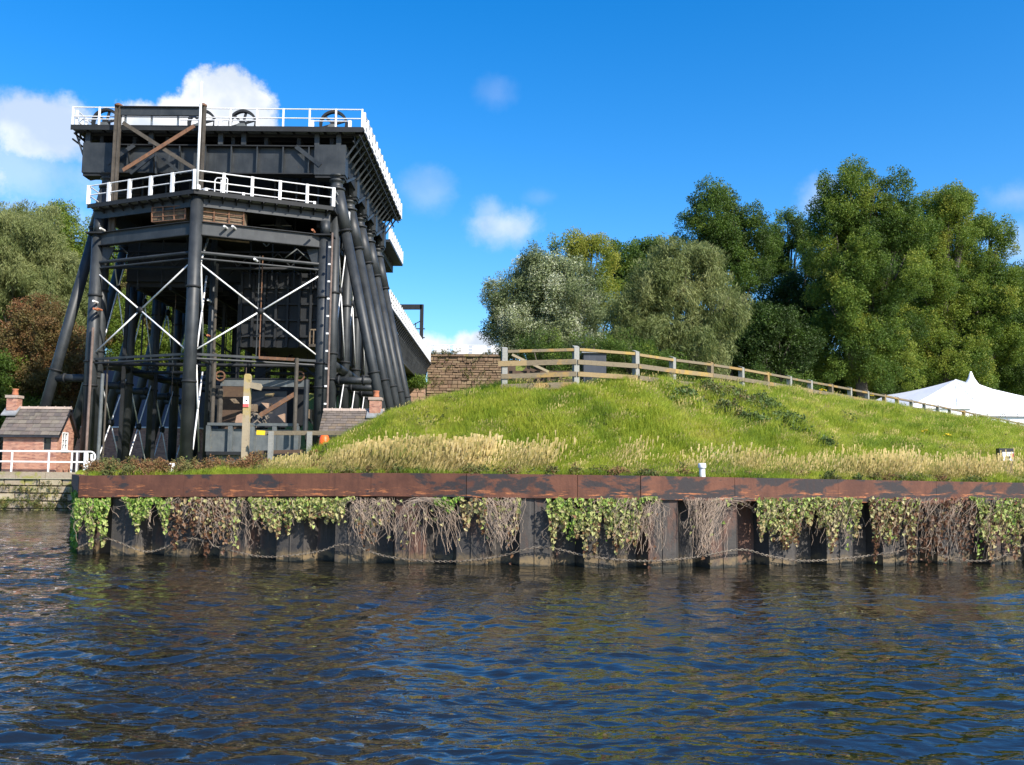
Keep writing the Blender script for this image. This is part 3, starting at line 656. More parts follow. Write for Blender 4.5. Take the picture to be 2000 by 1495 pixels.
# service pipes beside the outer columns
for px, y0, y1, Y, r, mt in ((166, 640, 925, 47.3, .07, 'pipe_brown'), (190, 730, 925, 47.0, .09, 'grey_paint'), (199, 700, 925, 47.6, .05, 'old_timber'), (639, 455, 806, 47.2, .055, 'pipe_brown'), (414, 690, 830, 47.5, .10, 'old_timber'), (428, 760, 830, 47.8, .14, 'old_timber'), (575, 700, 850, 46.2, .10, 'old_timber'), (596, 742, 845, 47.6, .14, 'iron_paint'), (500, 500, 700, 48.3, .035, 'iron_paint'), (506, 500, 700, 48.3, .03, 'rusty_iron')):
    a, b_ = at(px, y0, Y), at(px, y1, Y); MB().tube((b_.x, Y, max(b_.z, GZ-.1)), (b_.x, Y, a.z), r, n=8).build('pipe', mt, lift)
for z in np.linspace(5.4, 13.6, 10): MB().box(-9.62, -9.50, 47.06, 47.14, z, z+.09).build('cable_clip', 'white_paint', lift)
# brown mesh cages hung between the two platform beams
def cage(px0, px1, py0, py1, pyb0, pyb1, Ya, Yb):
    a, b_, c, d = at(px0, py0, Ya), at(px1, py1, Yb), at(px1, pyb1, Yb), at(px0, pyb0, Ya)
    back = Vector((0, .12, 0)); o = MB().add([a+back, b_+back, c+back, d+back], [(0, 1, 2, 3)]).prism([a+back, b_+back, c+back, d+back], (0, .5, 0)).build('mesh_cage', 'cage_brown', lift)
    for i in range(4): t_ = i/3; MB().beam(a.lerp(d, t_), b_.lerp(c, t_), .06, .035).build('cage_bar', 'rusty_iron', o)
    n = 4
    for i in range(n): t_ = i/(n-1); MB().beam(a.lerp(b_, t_), d.lerp(c, t_), .07, .04).build('cage_bar', 'rusty_iron', o)
cage(297, 362, 406, 402, 434, 428, 46.1, 45.5); cage(389, 476, 404, 414, 431, 441, 45.4, 46.2)
MB().beam(at(408, 462, 46), at(487, 471, 46.5), .2, .22).build('timber_baulk', 'cage_brown', lift)
# dark machinery and floors seen between the legs
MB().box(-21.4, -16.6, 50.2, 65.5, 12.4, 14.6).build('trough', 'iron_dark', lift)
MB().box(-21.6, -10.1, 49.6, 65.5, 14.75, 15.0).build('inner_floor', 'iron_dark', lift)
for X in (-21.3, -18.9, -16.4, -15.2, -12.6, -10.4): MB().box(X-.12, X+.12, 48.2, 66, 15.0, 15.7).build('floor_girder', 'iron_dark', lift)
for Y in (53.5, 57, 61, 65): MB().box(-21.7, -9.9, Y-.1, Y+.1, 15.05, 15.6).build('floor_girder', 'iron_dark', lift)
for X in (-20.2, -17.8, -13.4, -11.4): MB().box(X-.15, X+.15, 66.5, 66.8, GZ, 15).build('rear_post', 'iron_dark', lift)
MB().box(-12.9, -11.9, 62, 62.5, GZ, 9).build('rear_post', 'iron_dark', lift); MB().box(-14.6, -14.0, 52, 52.4, GZ, 9).build('rear_post', 'iron_dark', lift)
mb = MB(); x = -15.0
for (a, b_) in (((508, 468), (520, 482)), ((520, 482), (533, 470)), ((556, 505), (580, 487)), ((580, 487), (603, 507)), ((508, 440), (570, 441)), ((420, 500), (420, 520)), ((235, 480), (250, 497))):
    MB().tube(at(*a, 48.6), at(*b_, 48.6), .035, n=6).build('brace_rod', 'grey_paint', lift, True)
for X in (-20.5, -19.2, -17.9, -14.4, -13.2, -12.0, -10.8): MB().tube((X, 49.6, 12), (X, 49.6, 18), .05, n=6).build('hanger_rod', 'iron_dark', lift)
for Y in np.arange(50.6, 65.4, 1.15): MB().box(-21.5, -16.5, Y-.07, Y+.07, 12.15, 12.4).build('floor_beam', 'iron_dark', lift); 
for X in (-20.8, -19, -17.2): MB().box(X-.08, X+.08, 50.3, 65.4, 11.95, 12.15).build('floor_beam', 'iron_dark', lift)
for X, Y in ((-20.9, 51.5), (-17.0, 51.8), (-20.9, 56), (-17, 57), (-19, 62)): MB().tube((X, Y, 8.0), (X, Y, 12), .05, n=6).build('hanger_rod', 'iron_dark', lift)
for Y in YS:
    for z, r in ((7.62, .10), (12.9, .09)): MB().tube((XL, Y, z), (XR, Y, z), r, n=8).build('cross_tube', 'iron_dark', lift, True)
    for (xa_, xb_) in ((XL+.2, XM-.3), (XM+.3, XR-.2)):
        mb = MB(); n_ = 8
        for i in range(n_): mb.beam((xa_+(xb_-xa_)*i/n_, Y, 13.0 if i % 2 else 13.75), (xa_+(xb_-xa_)*(i+1)/n_, Y, 13.75 if i % 2 else 13.0), .06, .06)
        mb.beam((xa_, Y, 13.8), (xb_, Y, 13.8), .1, .1).build('lattice_girder', 'iron_dark', lift)
for Y in (55.3, 64.0): MB().tube((-15.95, Y, GZ), (-15.95, Y, 13), .22, n=12).build('column', 'iron_dark', lift, True)
for X in (-21.2, -17.3, -15.0, -10.6):
    for Y in (50.0, 54.6, 59.5): MB().box(X-.09, X+.09, Y-.06, Y+.06, GZ, 12.2).build('guide_rail', 'iron_dark', lift)
for i in range(26):
    X = random.uniform(-15.2, -10.2) if i % 3 else random.uniform(-21.5, -16.5); Y = random.uniform(49.3, 58); z0 = random.uniform(2, 8)
    MB().tube((X, Y, z0), (X+random.uniform(-.05, .05), Y, 13.5), random.choice((.018, .025, .035)), n=5).build('cable', 'iron_dark' if i % 4 else 'pipe_brown', lift)
for (x0_, z0_, x1_, z1_, Y) in ((-15.2, 3.2, -10.4, 7.4, 58), (-10.4, 3.2, -15.2, 7.4, 58), (-21.5, 8.2, -16.4, 11.6, 62), (-16.4, 8.2, -21.5, 11.6, 62), (-15.2, 6.8, -12.5, 8.6, 52), (-12.7, 8.6, -10.4, 6.8, 52)): MB().beam((x0_, Y, z0_), (x1_, Y, z1_), .12, .12).build('cross_brace', 'iron_dark', lift)
for (px, y, Y, mt) in ((182, 588, 47.0, 'white_paint'), (183, 603, 47.0, 'terracotta'), (190, 603, 47.0, 'terracotta'), (438, 442, 45.3, 'white_paint'), (454, 442, 45.4, 'white_paint'), (610, 449, 46.6, 'terracotta'), (196, 446, 46.8, 'white_paint'), (406, 586, 48.3, 'white_paint'), (405, 655, 48.3, 'terracotta'), (497, 506, 45.3, 'white_paint')):
    c = at(px, y, Y); MB().tube(c, c+Vector((0, .5, 0)), .06, n=8).build('lamp', mt, lift)
# caissons: one raised on the right, the end gate of the other near the ground
cs = thing('caisson', 'raised dark ribbed boat tank hanging inside the right half of the lift', 'boat tank', (-12.8, 50, 8.6))
MB().box(-15.0, -10.35, 50.1, 65.5, 8.75, 12.9).build('tank', 'iron_dark', cs)
for z in (9.3, 10.2, 11.1, 12.0): MB().box(-15.05, -10.3, 49.95, 50.1, z, z+.12).build('rail', 'iron_dark', cs)
rb = MB().box(-.06, .06, 49.88, 50.1, 8.75, 12.9).mesh('rib', 'iron_dark')
for x in np.linspace(-14.9, -10.45, 8): place(rb, 'rib', cs, (x, 0, 0))
MB().box(-11.0, -10.1, 49.3, 50, 8.7, 8.85).build('maintenance_stage', 'old_timber', cs)
for x in (-10.95, -10.75, -10.55, -10.35, -10.15): MB().box(x-.025, x+.025, 49.3, 49.36, 8.85, 9.6).build('stage_post', 'cage_brown', cs)
MB().box(-11.0, -10.1, 49.3, 49.36, 9.6, 9.67).build('stage_rail', 'cage_brown', cs)
for (a, b_) in (((395, 1), (0, 0)),): pass
gate = thing('caisson', 'pale grey panelled end of the lowered boat tank behind the wooden signpost', 'boat tank', (-13.2, 46.6, GZ))
a = at(408, 826, 46.6); b_ = at(580, 826, 46.6); zt = a.z; x0, x1 = a.x, b_.x
MB().box(x0, x1, 46.75, 47.6, GZ-.1, zt-.3).build('tank', 'grey_paint', gate)
MB().box(x0-.05, x1+.05, 46.5, 46.8, zt-.14, zt).build('top_rail', 'grey_paint', gate)
MB().box(x0-.05, x1+.05, 46.5, 46.74, zt-1.62, zt-1.45).build('bottom_rail', 'iron_dark', gate)
for i in range(5): xx = x0+(x1-x0)*i/4; MB().box(xx-.11, xx+.11, 46.52, 46.74, zt-1.45, zt-.14).build('stile', 'grey_paint', gate)
# gate machinery
mach = thing('gate_frame', 'rusty timber and iron gate machinery frame above the lowered tank', 'machinery', (-13.2, 47.6, GZ))
def pb(name, a, b_, Y, w, h, mt, Y2=None): return MB().beam(at(*a, Y), at(*b_, Y2 or Y), w, h).build(name, mt, mach)
pb('cross_beam', (432, 748), (603, 750), 48.2, .2, .36, 'grey_paint'); pb('cross_beam', (432, 740), (580, 741), 48.2, .3, .05, 'iron_dark')
pb('top_beam', (506, 699), (580, 703), 46.3, .12, .14, 'rusty_iron'); pb('diagonal_strut', (508, 812), (576, 770), 46.2, .12, .22, 'rusty_iron')
pb('shed_panel', (492, 800), (560, 800), 48.6, .1, 1.9, 'black_board'); pb('shed_panel', (434, 800), (478, 800), 49.2, .1, 2.6, 'gate_wood')
pb('back_panel', (415, 792), (600, 792), 50.2, .1, 2.2, 'iron_dark')
for px in (430, 585):
    c = at(px, 735, 48); w_ = MB(); R = .24; n = 14; pts = [c+Vector((R*math.cos(2*PI*i/n), 0, R*math.sin(2*PI*i/n))) for i in range(n+1)]; w_.path(pts, .05, 6)
    w_.beam(c-Vector((R, 0, 0)), c+Vector((R, 0, 0)), .05, .05).build('hand_wheel', 'rusty_iron', mach)
for (pts, mt) in (([(459, 826), (462, 812), (470, 808), (478, 810), (478, 826)], 'pink_stone'), ([(542, 812), (555, 808), (555, 825), (549, 818)], 'pink_stone'), ([(510, 787), (530, 788), (523, 799)], 'pink_stone'), ([(487, 790), (501, 790), (501, 804), (487, 804)], 'cage_brown'), ([(448, 779), (460, 779), (466, 788), (457, 788)], 'cage_brown'), ([(600, 800), (610, 800), (610, 822), (600, 815)], 'cage_brown'), ([(518, 770), (534, 768), (531, 774), (517, 774)], 'lichen_wood')):
    MB().prism([at(px, py, 47.9) for px, py in pts], (0, .25, 0)).build('offcut_board', mt, mach)
mb = MB()
for i in range(26):
    px = random.uniform(485, 530); py = random.uniform(806, 826); a = at(px, py, 47.2); mb.beam(a, a+Vector((random.uniform(-.3, .3), random.uniform(-.1, .1), random.uniform(-.3, .2))), .04, .06)
mb.build('linkage', 'chain_metal', mach)
# flagpole
fp = at(383, 369, 44.6)
fpole = thing('flagpole', 'tall white flagpole standing at the point of the lower platform', 'flagpole', (fp.x, 44.72, PZ))
MB().tube((fp.x, 44.72, PZ), (fp.x, 44.72, at(383, 160, 44.72).z), .072, .055, 10).build('pole', 'white_paint', fpole, True)
MB().box(fp.x-.12, fp.x+.12, 44.66, 44.9, PZ+.001, PZ+.25).build('bracket', 'white_paint', fpole)
# loose blue-white sheet and ladder hoops on the platform
hp = thing('ladder_hoop', 'white tubular ladder hoop rising from the lower platform right of the flagpole', 'ladder', tuple(at(432, 380, 46.2)))
for dx in (-.32, 0, .32):
    c = at(432, 374, 46.2); MB().path([c+Vector((dx-.02, 0, -.45)), c+Vector((dx-.02, 0, .6))], .03, 6).build('upright', 'white_paint', hp)
MB().path([c+Vector((-.32, 0, .6)), c+Vector((-.25, 0, .7)), c+Vector((.25, 0, .7)), c+Vector((.32, 0, .6))], .03, 6).build('hoop', 'white_paint', hp)

# ------------------------------------------------------------------ aqueduct, its gantry and the abutment
aq = thing('aqueduct', 'dark iron aqueduct with white railings running back from the lift to the stone abutment', 'aqueduct', (-12, 66, 12))
MB().box(-15.3, -9.75, 66, 101.4, 11.7, 13.7).build('trough', 'iron_dark', aq)
MB().box(-9.8, -8.85, 66, 101.0, 13.95, 14.08).build('walkway', 'iron_dark', aq)
MB().box(-9.74, -9.6, 66, 101.2, 13.4, 13.55).build('flange_plate', 'iron_paint', aq); MB().box(-9.74, -9.6, 66, 101.2, 11.7, 11.85).build('flange_plate', 'iron_paint', aq)
rb = MB().box(-9.74, -9.60, -.04, .04, 11.86, 13.39).mesh('rib', 'iron_paint')
for y in np.arange(66.5, 101, .95): place(rb, 'rib', aq, (0, y, 0))
br = MB().beam((-9.75, 0, 12.8), (-8.95, 0, 13.9), .08, .14).beam((-9.75, 0, 11.8), (-9.35, 0, 13.3), .06, .1).mesh('bracket', 'iron_paint')
y = 66.4
while y < 101: place(br, 'bracket', aq, (0, y, 0)); y += .9
sbm = MB().box(-9.2, -8.9, -.24, .24, 13.88, 13.94).mesh('soffit_board', 'old_timber'); y = 66.9
while y < 101: place(sbm, 'soffit_board', aq, (0, y, 0)); y += .9
rail_run(aq, [(-8.9, 66), (-8.9, 101)], 14.08, 1.0, 1.15, 3, .06, .035)
rail_run(aq, [(-15.2, 66), (-15.2, 101)], 14.08, 2.0, 1.15, 3, .05, .035)
rail_run(aq, [(-10.2, 66), (-10.2, 101)], 14.08, 1.4, 1.1, 2, .05, .035)
ga = thing('gantry', 'black steel gate gantry standing over the far end of the aqueduct', 'gantry', (-10, 92, 14.08))
a = at(784, 600, 92); b_ = at(824, 600, 92)
MB().beam(a, b_, .3, .5).build('cross_beam', 'iron_dark', ga)
MB().beam((b_.x, 92, 14.0), (b_.x, 92, b_.z+.25), .35, .3, (0, 1, 0)).build('post', 'iron_dark', ga); MB().beam((a.x-3, 92, 14.0), (a.x-3, 92, a.z+.25), .35, .3, (0, 1, 0)).build('post', 'iron_dark', ga)
MB().beam((a.x-3, 92, a.z), a, .3, .5).build('cross_beam', 'iron_dark', ga)
for z in (14.8, 15.7, 16.6): MB().beam((b_.x-1.0, 92, z), (b_.x+.35, 92, z), .1, .1).build('rung', 'iron_dark', ga)
MB().beam((b_.x-.6, 92, 14), (b_.x-.6, 92, 17.2), .08, .08).build('rod', 'iron_dark', ga); MB().beam((b_.x-1, 92, 16.9), (b_.x-.1, 92, 17.4), .08, .08).build('rod', 'iron_dark', ga)
ab = thing('stone_abutment', 'tall brown sandstone abutment wall at the landward end of the aqueduct', 'stone wall', (-2, 100, 5))
MB().box(-9.2, -.45, 100.2, 101.4, 4, 14.85).build('core', 'abutment_stone', ab)
r = 0; z = 7.6
while z < 14.6:
    hgt = random.choice((.24, .30, .36, .42)); x = -9.3
    while x < -.5:
        w = random.uniform(.3, 1.1); dp = random.uniform(0, .16); x2 = min(x+w, -.4)
        MB().add([(x+.008, 100.21, z+.02), (x2-.02, 100.21, z+.02), (x2-.02, 100.21, z+hgt-.02), (x+.02, 100.21, z+hgt-.02),
                  (x+.03, 100.05-dp, z+.03), (x2-.03, 100.03-dp, z+.03), (x2-.03, 100.05-dp, z+hgt-.03), (x+.03, 100.06-dp, z+hgt-.03)],
                 [(4, 5, 6, 7), (0, 4, 7, 3), (5, 1, 2, 6), (7, 6, 2, 3), (0, 1, 5, 4)]).build('stone', 'abutment_stone', ab); x = x2
    z += hgt
x = -9.5
while x < -1: MB().box(x, x+1.35, 99.8, 101.5, 14.86, 15.12+random.uniform(-.02, .02)).build('coping_stone', 'abutment_stone', ab); x += 1.38
pr_ = thing('stone_pier', 'pinkish sandstone pier under the landward end of the aqueduct', 'pier', (-11, 98, 5))
MB().box(-13.1, -9.5, 97.1, 99.6, 4, 11.5).build('core', 'dark_joint', pr_)
z = 6.6
while z < 11.2:
    x = -13.15
    while x < -9.6:
        x2 = min(x+random.uniform(.6, 1.1), -9.45); MB().box(x+.03, x2-.03, 96.95-random.uniform(0, .08), 97.11, z+.03, z+.48).build('stone', 'pink_stone', pr_); x = x2
    MB().box(-9.51, -9.33, 97.1, 98.2, z+.03, z+.48).build('stone', 'pink_stone', pr_); MB().box(-9.51, -9.35, 98.25, 99.5, z+.03, z+.48).build('stone', 'pink_stone', pr_); z += .5
wr_ = thing('white_railing', 'white railing along the top of the tall stone abutment', 'railing', (-5, 100.6, 15.1))
rail_run(wr_, [(-9, 100.6), (-.8, 100.6)], 15.13, 2.1, 1.05, 3, .06, .05)
for i in range(4): MB().box(-8.6+i*2.1, -7.1+i*2.1, 100.55, 100.57, 15.25, 16.1).build('infill_panel', 'white_paint', wr_)

# ------------------------------------------------------------------ brick huts
def brick_wall(mb, a, b_, z0, z1, top=None, opens=(), L0=.225, hb=.075, proud=.012):
    """courses of bricks proud of a mortar core along the line a->b (outward normal to the right of travel)"""
    a = Vector(a); b_ = Vector(b_); L_ = (b_-a).length; d = (b_-a)/L_; n = Vector((d.y, -d.x)); z = z0; r = 0
    while z+hb < z1+.9:
        x = -(L0/2 if r % 2 else 0)
        while x < L_:
            s0, s1 = max(x+.006, 0), min(x+L0-.006, L_); zt_ = z+hb-.010
            if s1-s0 > .03:
                lim = z1 if top is None else top((s0+s1)/2)
                for o in opens:
                    if o[2] < z+hb/2 < o[3] and s1 > o[0] and s0 < o[1]:
                        if s0 < o[0] and o[0]-s0 >= s1-o[1]: s1 = o[0]
                        elif s1 > o[1]: s0 = o[1]
                        else: s1 = s0
                if zt_ <= lim and s1-s0 > .02:
                    p = a+d*s0; q = a+d*s1; o1 = n*proud; 
                    mb.add([(p.x, p.y, z), (q.x, q.y, z), (q.x, q.y, zt_), (p.x, p.y, zt_), (p.x+o1.x, p.y+o1.y, z), (q.x+o1.x, q.y+o1.y, z), (q.x+o1.x, q.y+o1.y, zt_), (p.x+o1.x, p.y+o1.y, zt_)],
                           [(4, 5, 6, 7), (0, 4, 7, 3), (5, 1, 2, 6), (7, 6, 2, 3), (0, 1, 5, 4)])
            x += L0
        z += hb; r += 1
def hut(name, label, x0, x1, y0, y1, z0, ze, zr, chim, slate, wins=True, small=False):
    h = thing(name, label, 'brick hut', ((x0+x1)/2, (y0+y1)/2, z0)); ym = (y0+y1)/2
    fw = (x1-.66, x1-.28, z0+1.16, z0+1.78); gw = (.50, 1.12, z0+1.18, z0+2.08)
    core = MB()
    # front wall core split round the window opening
    if wins:
        core.box(x0, fw[0], y0, y0+.22, z0, ze).box(fw[1], x1, y0, y0+.22, z0, ze).box(fw[0], fw[1], y0, y0+.22, z0, fw[2]).box(fw[0], fw[1], y0, y0+.22, fw[3], ze)
        g0, g1 = y0+gw[0], y0+gw[1]
        core.box(x1-.22, x1, y0+.22, g0, z0, ze).box(x1-.22, x1, g1, y1, z0, ze).box(x1-.22, x1, g0, g1, z0, gw[2]).box(x1-.22, x1, g0, g1, gw[3], ze)
    else:
        core.box(x0, x1, y0, y0+.22, z0, ze).box(x1-.22, x1, y0+.22, y1, z0, ze)
    core.box(x0, x0+.22, y0+.22, y1, z0, ze).box(x0+.22, x1-.22, y1-.22, y1, z0, ze)
    for xx in (x0, x1-.22): core.prism([(xx, y0, ze), (xx, y1, ze), (xx, ym, zr)], (.22, 0, 0))
    w_ = core.build('wall', 'mortar', h)
    bm_ = MB(); brick_wall(bm_, (x0, y0), (x1, y0), z0, ze, None, [(fw[0]-x0, fw[1]-x0, fw[2], fw[3])] if wins else [])
    slope = (zr-ze)/(ym-y0)
    brick_wall(bm_, (x1, y0), (x1, y1), z0, ze, lambda s: ze+slope*(min(s, (y1-y0)-s))-.03, [(gw[0], gw[1], gw[2], gw[3])] if wins else [])
    bm_.build('brickwork', 'brick', h, kind='stuff')
    if wins:
        w1 = MB().box(fw[0], fw[1], y0+.04, y0+.09, fw[2], fw[2]+.07).box(fw[0], fw[1], y0+.04, y0+.09, fw[3]-.07, fw[3]).box(fw[0], fw[0]+.07, y0+.04, y0+.09, fw[2]+.07, fw[3]-.07).box(fw[1]-.07, fw[1], y0+.04, y0+.09, fw[2]+.07, fw[3]-.07).build('window', 'black_board', h, label='small dark framed window')
        MB().box(fw[0]+.07, fw[1]-.07, y0+.06, y0+.08, fw[2]+.07, fw[3]-.07).build('pane', 'dark_glass', w1)
        MB().box(fw[0]-.2, fw[1]+.2, y0-.02, y0+.05, fw[3]+.002, fw[3]+.13).build('lintel', 'old_timber', h)
        g0, g1 = y0+gw[0], y0+gw[1]; xw = x1+.002
        mb = MB().box(xw-.05, xw+.03, g0, g1, gw[2], gw[2]+.06).box(xw-.05, xw+.03, g0, g1, gw[3]-.06, gw[3]).box(xw-.05, xw+.03, g0, g0+.06, gw[2]+.06, gw[3]-.06).box(xw-.05, xw+.03, g1-.06, g1, gw[2]+.06, gw[3]-.06)
        gm_ = (g0+g1)/2; mb.box(xw-.04, xw+.02, gm_-.03, gm_+.03, gw[2]+.06, gw[3]-.06)
        for zz in (.33, .6): zq = gw[2]+(gw[3]-gw[2])*zz; mb.box(xw-.038, xw+.018, g0+.06, gm_-.03, zq-.02, zq+.02); mb.box(xw-.038, xw+.018, gm_+.03, g1-.06, zq-.02, zq+.02)
        w2 = mb.build('window', 'white_paint', h, label='white framed casement window')
        MB().box(xw-.06, xw-.05, g0+.01, g1-.01, gw[2]+.01, gw[3]-.01).build('pane', 'dark_glass', w2); MB().box(x1-.01, x1+.09, g0-.06, g1+.06, gw[2]-.07, gw[2]).build('sill', 'white_paint', w2)
    ov, og = .16, .20; rf = MB()
    ez = ze-slope*ov
    rf.prism([(x0-og, y0-ov, ez), (x1+og, y0-ov, ez), (x1+og, ym, zr), (x0-og, ym, zr)], (0, 0, .05)).prism([(x0-og, y1+ov, ez), (x0-og, ym, zr), (x1+og, ym, zr), (x1+og, y1+ov, ez)], (0, 0, .05))
    roof = rf.build('roof', 'dark_joint', h)
    MB().beam((x0-og, y0-ov-.02, ez-.02), (x1+og, y0-ov-.02, ez-.02), .05, .12).build('gutter', 'black_board', h)
    MB().beam((x1+og-.02, y0-ov, ez-.03), (x1+og-.02, ym, zr-.03), .04, .16).beam((x1+og-.02, y1+ov, ez-.03), (x1+og-.02, ym, zr-.03), .04, .16).build('bargeboard', 'black_board', h)
    rows_ = 7 if not small else 9; sl = math.hypot(ym-y0+ov, zr-ez)
    dirv = Vector((0, ym-y0+ov, zr-ez)).normalized(); nrm = Vector((0, -dirv.z, dirv.y)); 
    for r_ in range(rows_):
        x = x0-og-(random.uniform(.1, .3)); hh = sl/rows_
        while x < x1+og:
            w = random.uniform(.26, .5) if not small else random.uniform(.25, .42); xa_, xb_ = max(x, x0-og)+.006, min(x+w, x1+og)-.006
            if xb_-xa_ > .05:
                lift_ = .055+random.uniform(0, .012); base = Vector((0, y0-ov, ez))+dirv*(hh*r_); tp = base+dirv*(hh*1.08)
                n0 = nrm*(lift_+.025); n1 = nrm*(lift_-.0); th = nrm*.016; mb = MB()
                mb.add([(xa_, (base+n0).y, (base+n0).z), (xb_, (base+n0).y, (base+n0).z), (xb_, (tp+n1).y, (tp+n1).z), (xa_, (tp+n1).y, (tp+n1).z),
                        (xa_, (base+n0-th).y, (base+n0-th).z), (xb_, (base+n0-th).y, (base+n0-th).z), (xb_, (tp+n1-th).y, (tp+n1-th).z), (xa_, (tp+n1-th).y, (tp+n1-th).z)],
                       [(0, 1, 2, 3), (4, 7, 6, 5), (0, 4, 5, 1), (1, 5, 6, 2), (3, 7, 4, 0)]); mb.build('slate', slate, roof)
            x += w
    x = x0-og
    while x < x1+og-.1:
        x2 = min(x+.46, x1+og); MB().prism([(x+.004, ym-.10, zr+.03), (x+.004, ym, zr+.16), (x+.004, ym+.10, zr+.03)], (x2-x-.012, 0, 0)).build('ridge_tile', 'ridge_tile', roof)
        MB().prism([(x2-.04, ym-.12, zr+.03), (x2-.04, ym, zr+.19), (x2-.04, ym+.12, zr+.03)], (.05, 0, 0)).build('ridge_tile', 'ridge_tile', roof); x = x2
    cx, cw = chim; ch = MB(); zc = zr-.35
    st = MB().box(cx-cw, cx+cw, ym-cw, ym+cw, zc, zr+.58).build('chimney', 'mortar', h)
    cb = MB(); brick_wall(cb, (cx-cw, ym-cw), (cx+cw, ym-cw), zc, zr+.58); brick_wall(cb, (cx+cw, ym-cw), (cx+cw, ym+cw), zc, zr+.58); cb.build('brickwork', 'brick', st, kind='stuff')
    MB().box(cx-cw-.06, cx+cw+.06, ym-cw-.06, ym+cw+.06, zr+.58, zr+.72).build('chimney_cap', 'ridge_tile', st)
    MB().lathe((cx+.02, ym, zr+.72), [(.17, 0), (.15, .1), (.13, .26), (.16, .3), (.16, .34)], 14).build('chimney_pot', 'terracotta', st, True)
    MB().prism([(cx-cw-.12, ym-.52, zr-.35), (cx+cw+.12, ym-.52, zr-.35), (cx+cw+.12, ym-.02, zr+.08), (cx-cw-.12, ym-.02, zr+.08)], (0, 0, .06)).build('flashing', 'lead', st)
    return h
hut('brick_hut', 'small red brick hut with slate roof and white gable window behind white railing', -25.65, -22.95, 46.6, 48.45, 1.80, 3.86, 5.05, (-25.72, .26), 'slate')
hut('brick_hut', 'low brick hut with brown slate roof half hidden behind the grass mound', -9.28, -6.62, 45.4, 47.2, 1.78, 3.95, 5.0, (-6.86, .27), 'slate_old', False, True)
bb = thing('brick_building', 'dark brick building with blue clad upper wall seen through the legs of the lift', 'building', (-27, 70, GZ))
MB().box(-33, -23.5, 68.9, 74, GZ-.1, 5.2).build('wall', 'brick', bb); MB().box(-33.05, -23.45, 68.85, 74, 5.25, 9.5).build('cladding', 'blue_cladding', bb)
MB().box(-33.1, -23.4, 68.8, 74, 5.2, 5.3).build('string_course', 'white_paint', bb); MB().box(-29.7, -29.2, 68.85, 68.95, 4.2, 4.6).build('vent', 'black_board', bb)

# ------------------------------------------------------------------ white railing on the stone quay
rl = thing('white_railing', 'white tubular railing along the stone quay in front of the brick hut', 'railing', (-26, 50.0, 1.85))
xe = at(176, 900, 45.75).x
pm = MB().tube((0, 0, 0), (0, 0, 1.02), .05, n=8).mesh('post', 'white_paint')
for px in (23, 95, -60, -140, -220): place(pm, 'post', rl, (at(px, 900, 45.75).x, 45.75, 1.84))
place(MB().box(-.09, .09, -.07, .07, 0, 1.06).mesh('post', 'white_paint'), 'post', rl, (at(168, 900, 45.75).x, 45.75, 1.84))
place(MB().box(-.05, .05, -.05, .05, 0, .9).mesh('post', 'white_paint'), 'post', rl, (at(179, 900, 45.75).x, 45.75, 1.84))
for k, px in enumerate((140, 150, 155)): place(pm, 'post', rl, (at(px, 900, 46.6+k*.6).x, 46.6+k*.6, 1.84))
MB().tube((-36, 45.75, 2.86), (xe, 45.75, 2.86), .042, n=8).build('top_rail', 'white_paint', rl, True); MB().tube((-36, 45.75, 2.34), (xe, 45.75, 2.34), .042, n=8).build('middle_rail', 'white_paint', rl, True)
pts = [Vector((xe+.24*math.sin(t_), 45.75, 2.60+.26*math.cos(t_))) for t_ in np.linspace(0, PI, 9)]
MB().path(pts, .042, 8).build('end_loop', 'white_paint', rl)

# ------------------------------------------------------------------ post-and-rail fence on the mound
fence = thing('wooden_fence', 'weathered post and rail fence with yellow lichen running down the crest of the mound', 'fence', (FEN[1][0], FEN[1][1], 4.0))
zt_tab = [(985, 681), (1125, 678), (1242, 688), (1314, 698), (1388, 708), (1448.5, 718), (1498, 727), (1542, 735), (1582.5, 743), (1623, 751), (1659.5, 757), (1693, 764.5), (1726, 771), (1751, 776), (1779, 781), (1804, 786), (1830, 791), (1853, 796), (1880, 802), (1902, 807), (1925, 812), (1947, 816), (1966, 820), (1985, 824)]
ztop = [at(px, py, FEN[i][1]).z for i, (px, py) in enumerate(zt_tab)]; 
sm = list(ztop)
for _ in range(3): sm = [sm[0]]+[(sm[i-1]+2*sm[i]+sm[i+1])/4 for i in range(1, len(sm)-1)]+[sm[-1]]
sm[0] = ztop[0]; sm[1] = ztop[1]
while len(sm) < len(FEN): sm.append(sm[-1]-.03)
def Pf(i): return Vector((FEN[i][0], FEN[i][1], 0))
for i in range(len(FEN)):
    x, y = FEN[i]; gz = float(ground_z(x, y)); d = Pf(min(i+1, len(FEN)-1))-Pf(max(i-1, 0)); a = math.atan2(d.y, d.x)
    hw = .068; h = sm[i]-gz+.5; mb = MB(); mb.box(-hw, hw, -hw, hw, 0, h-.02).prism([(-hw, -hw, h-.018), (hw, -hw, h-.018), (hw, hw, h+.03), (-hw, hw, h+.03)], (0, 0, .012))
    place(mb.mesh('post', 'post_pale' if i < 3 or random.random() < .7 else 'fence_wood'), 'post', fence, (x, y, gz-.5), (0, 0, a))
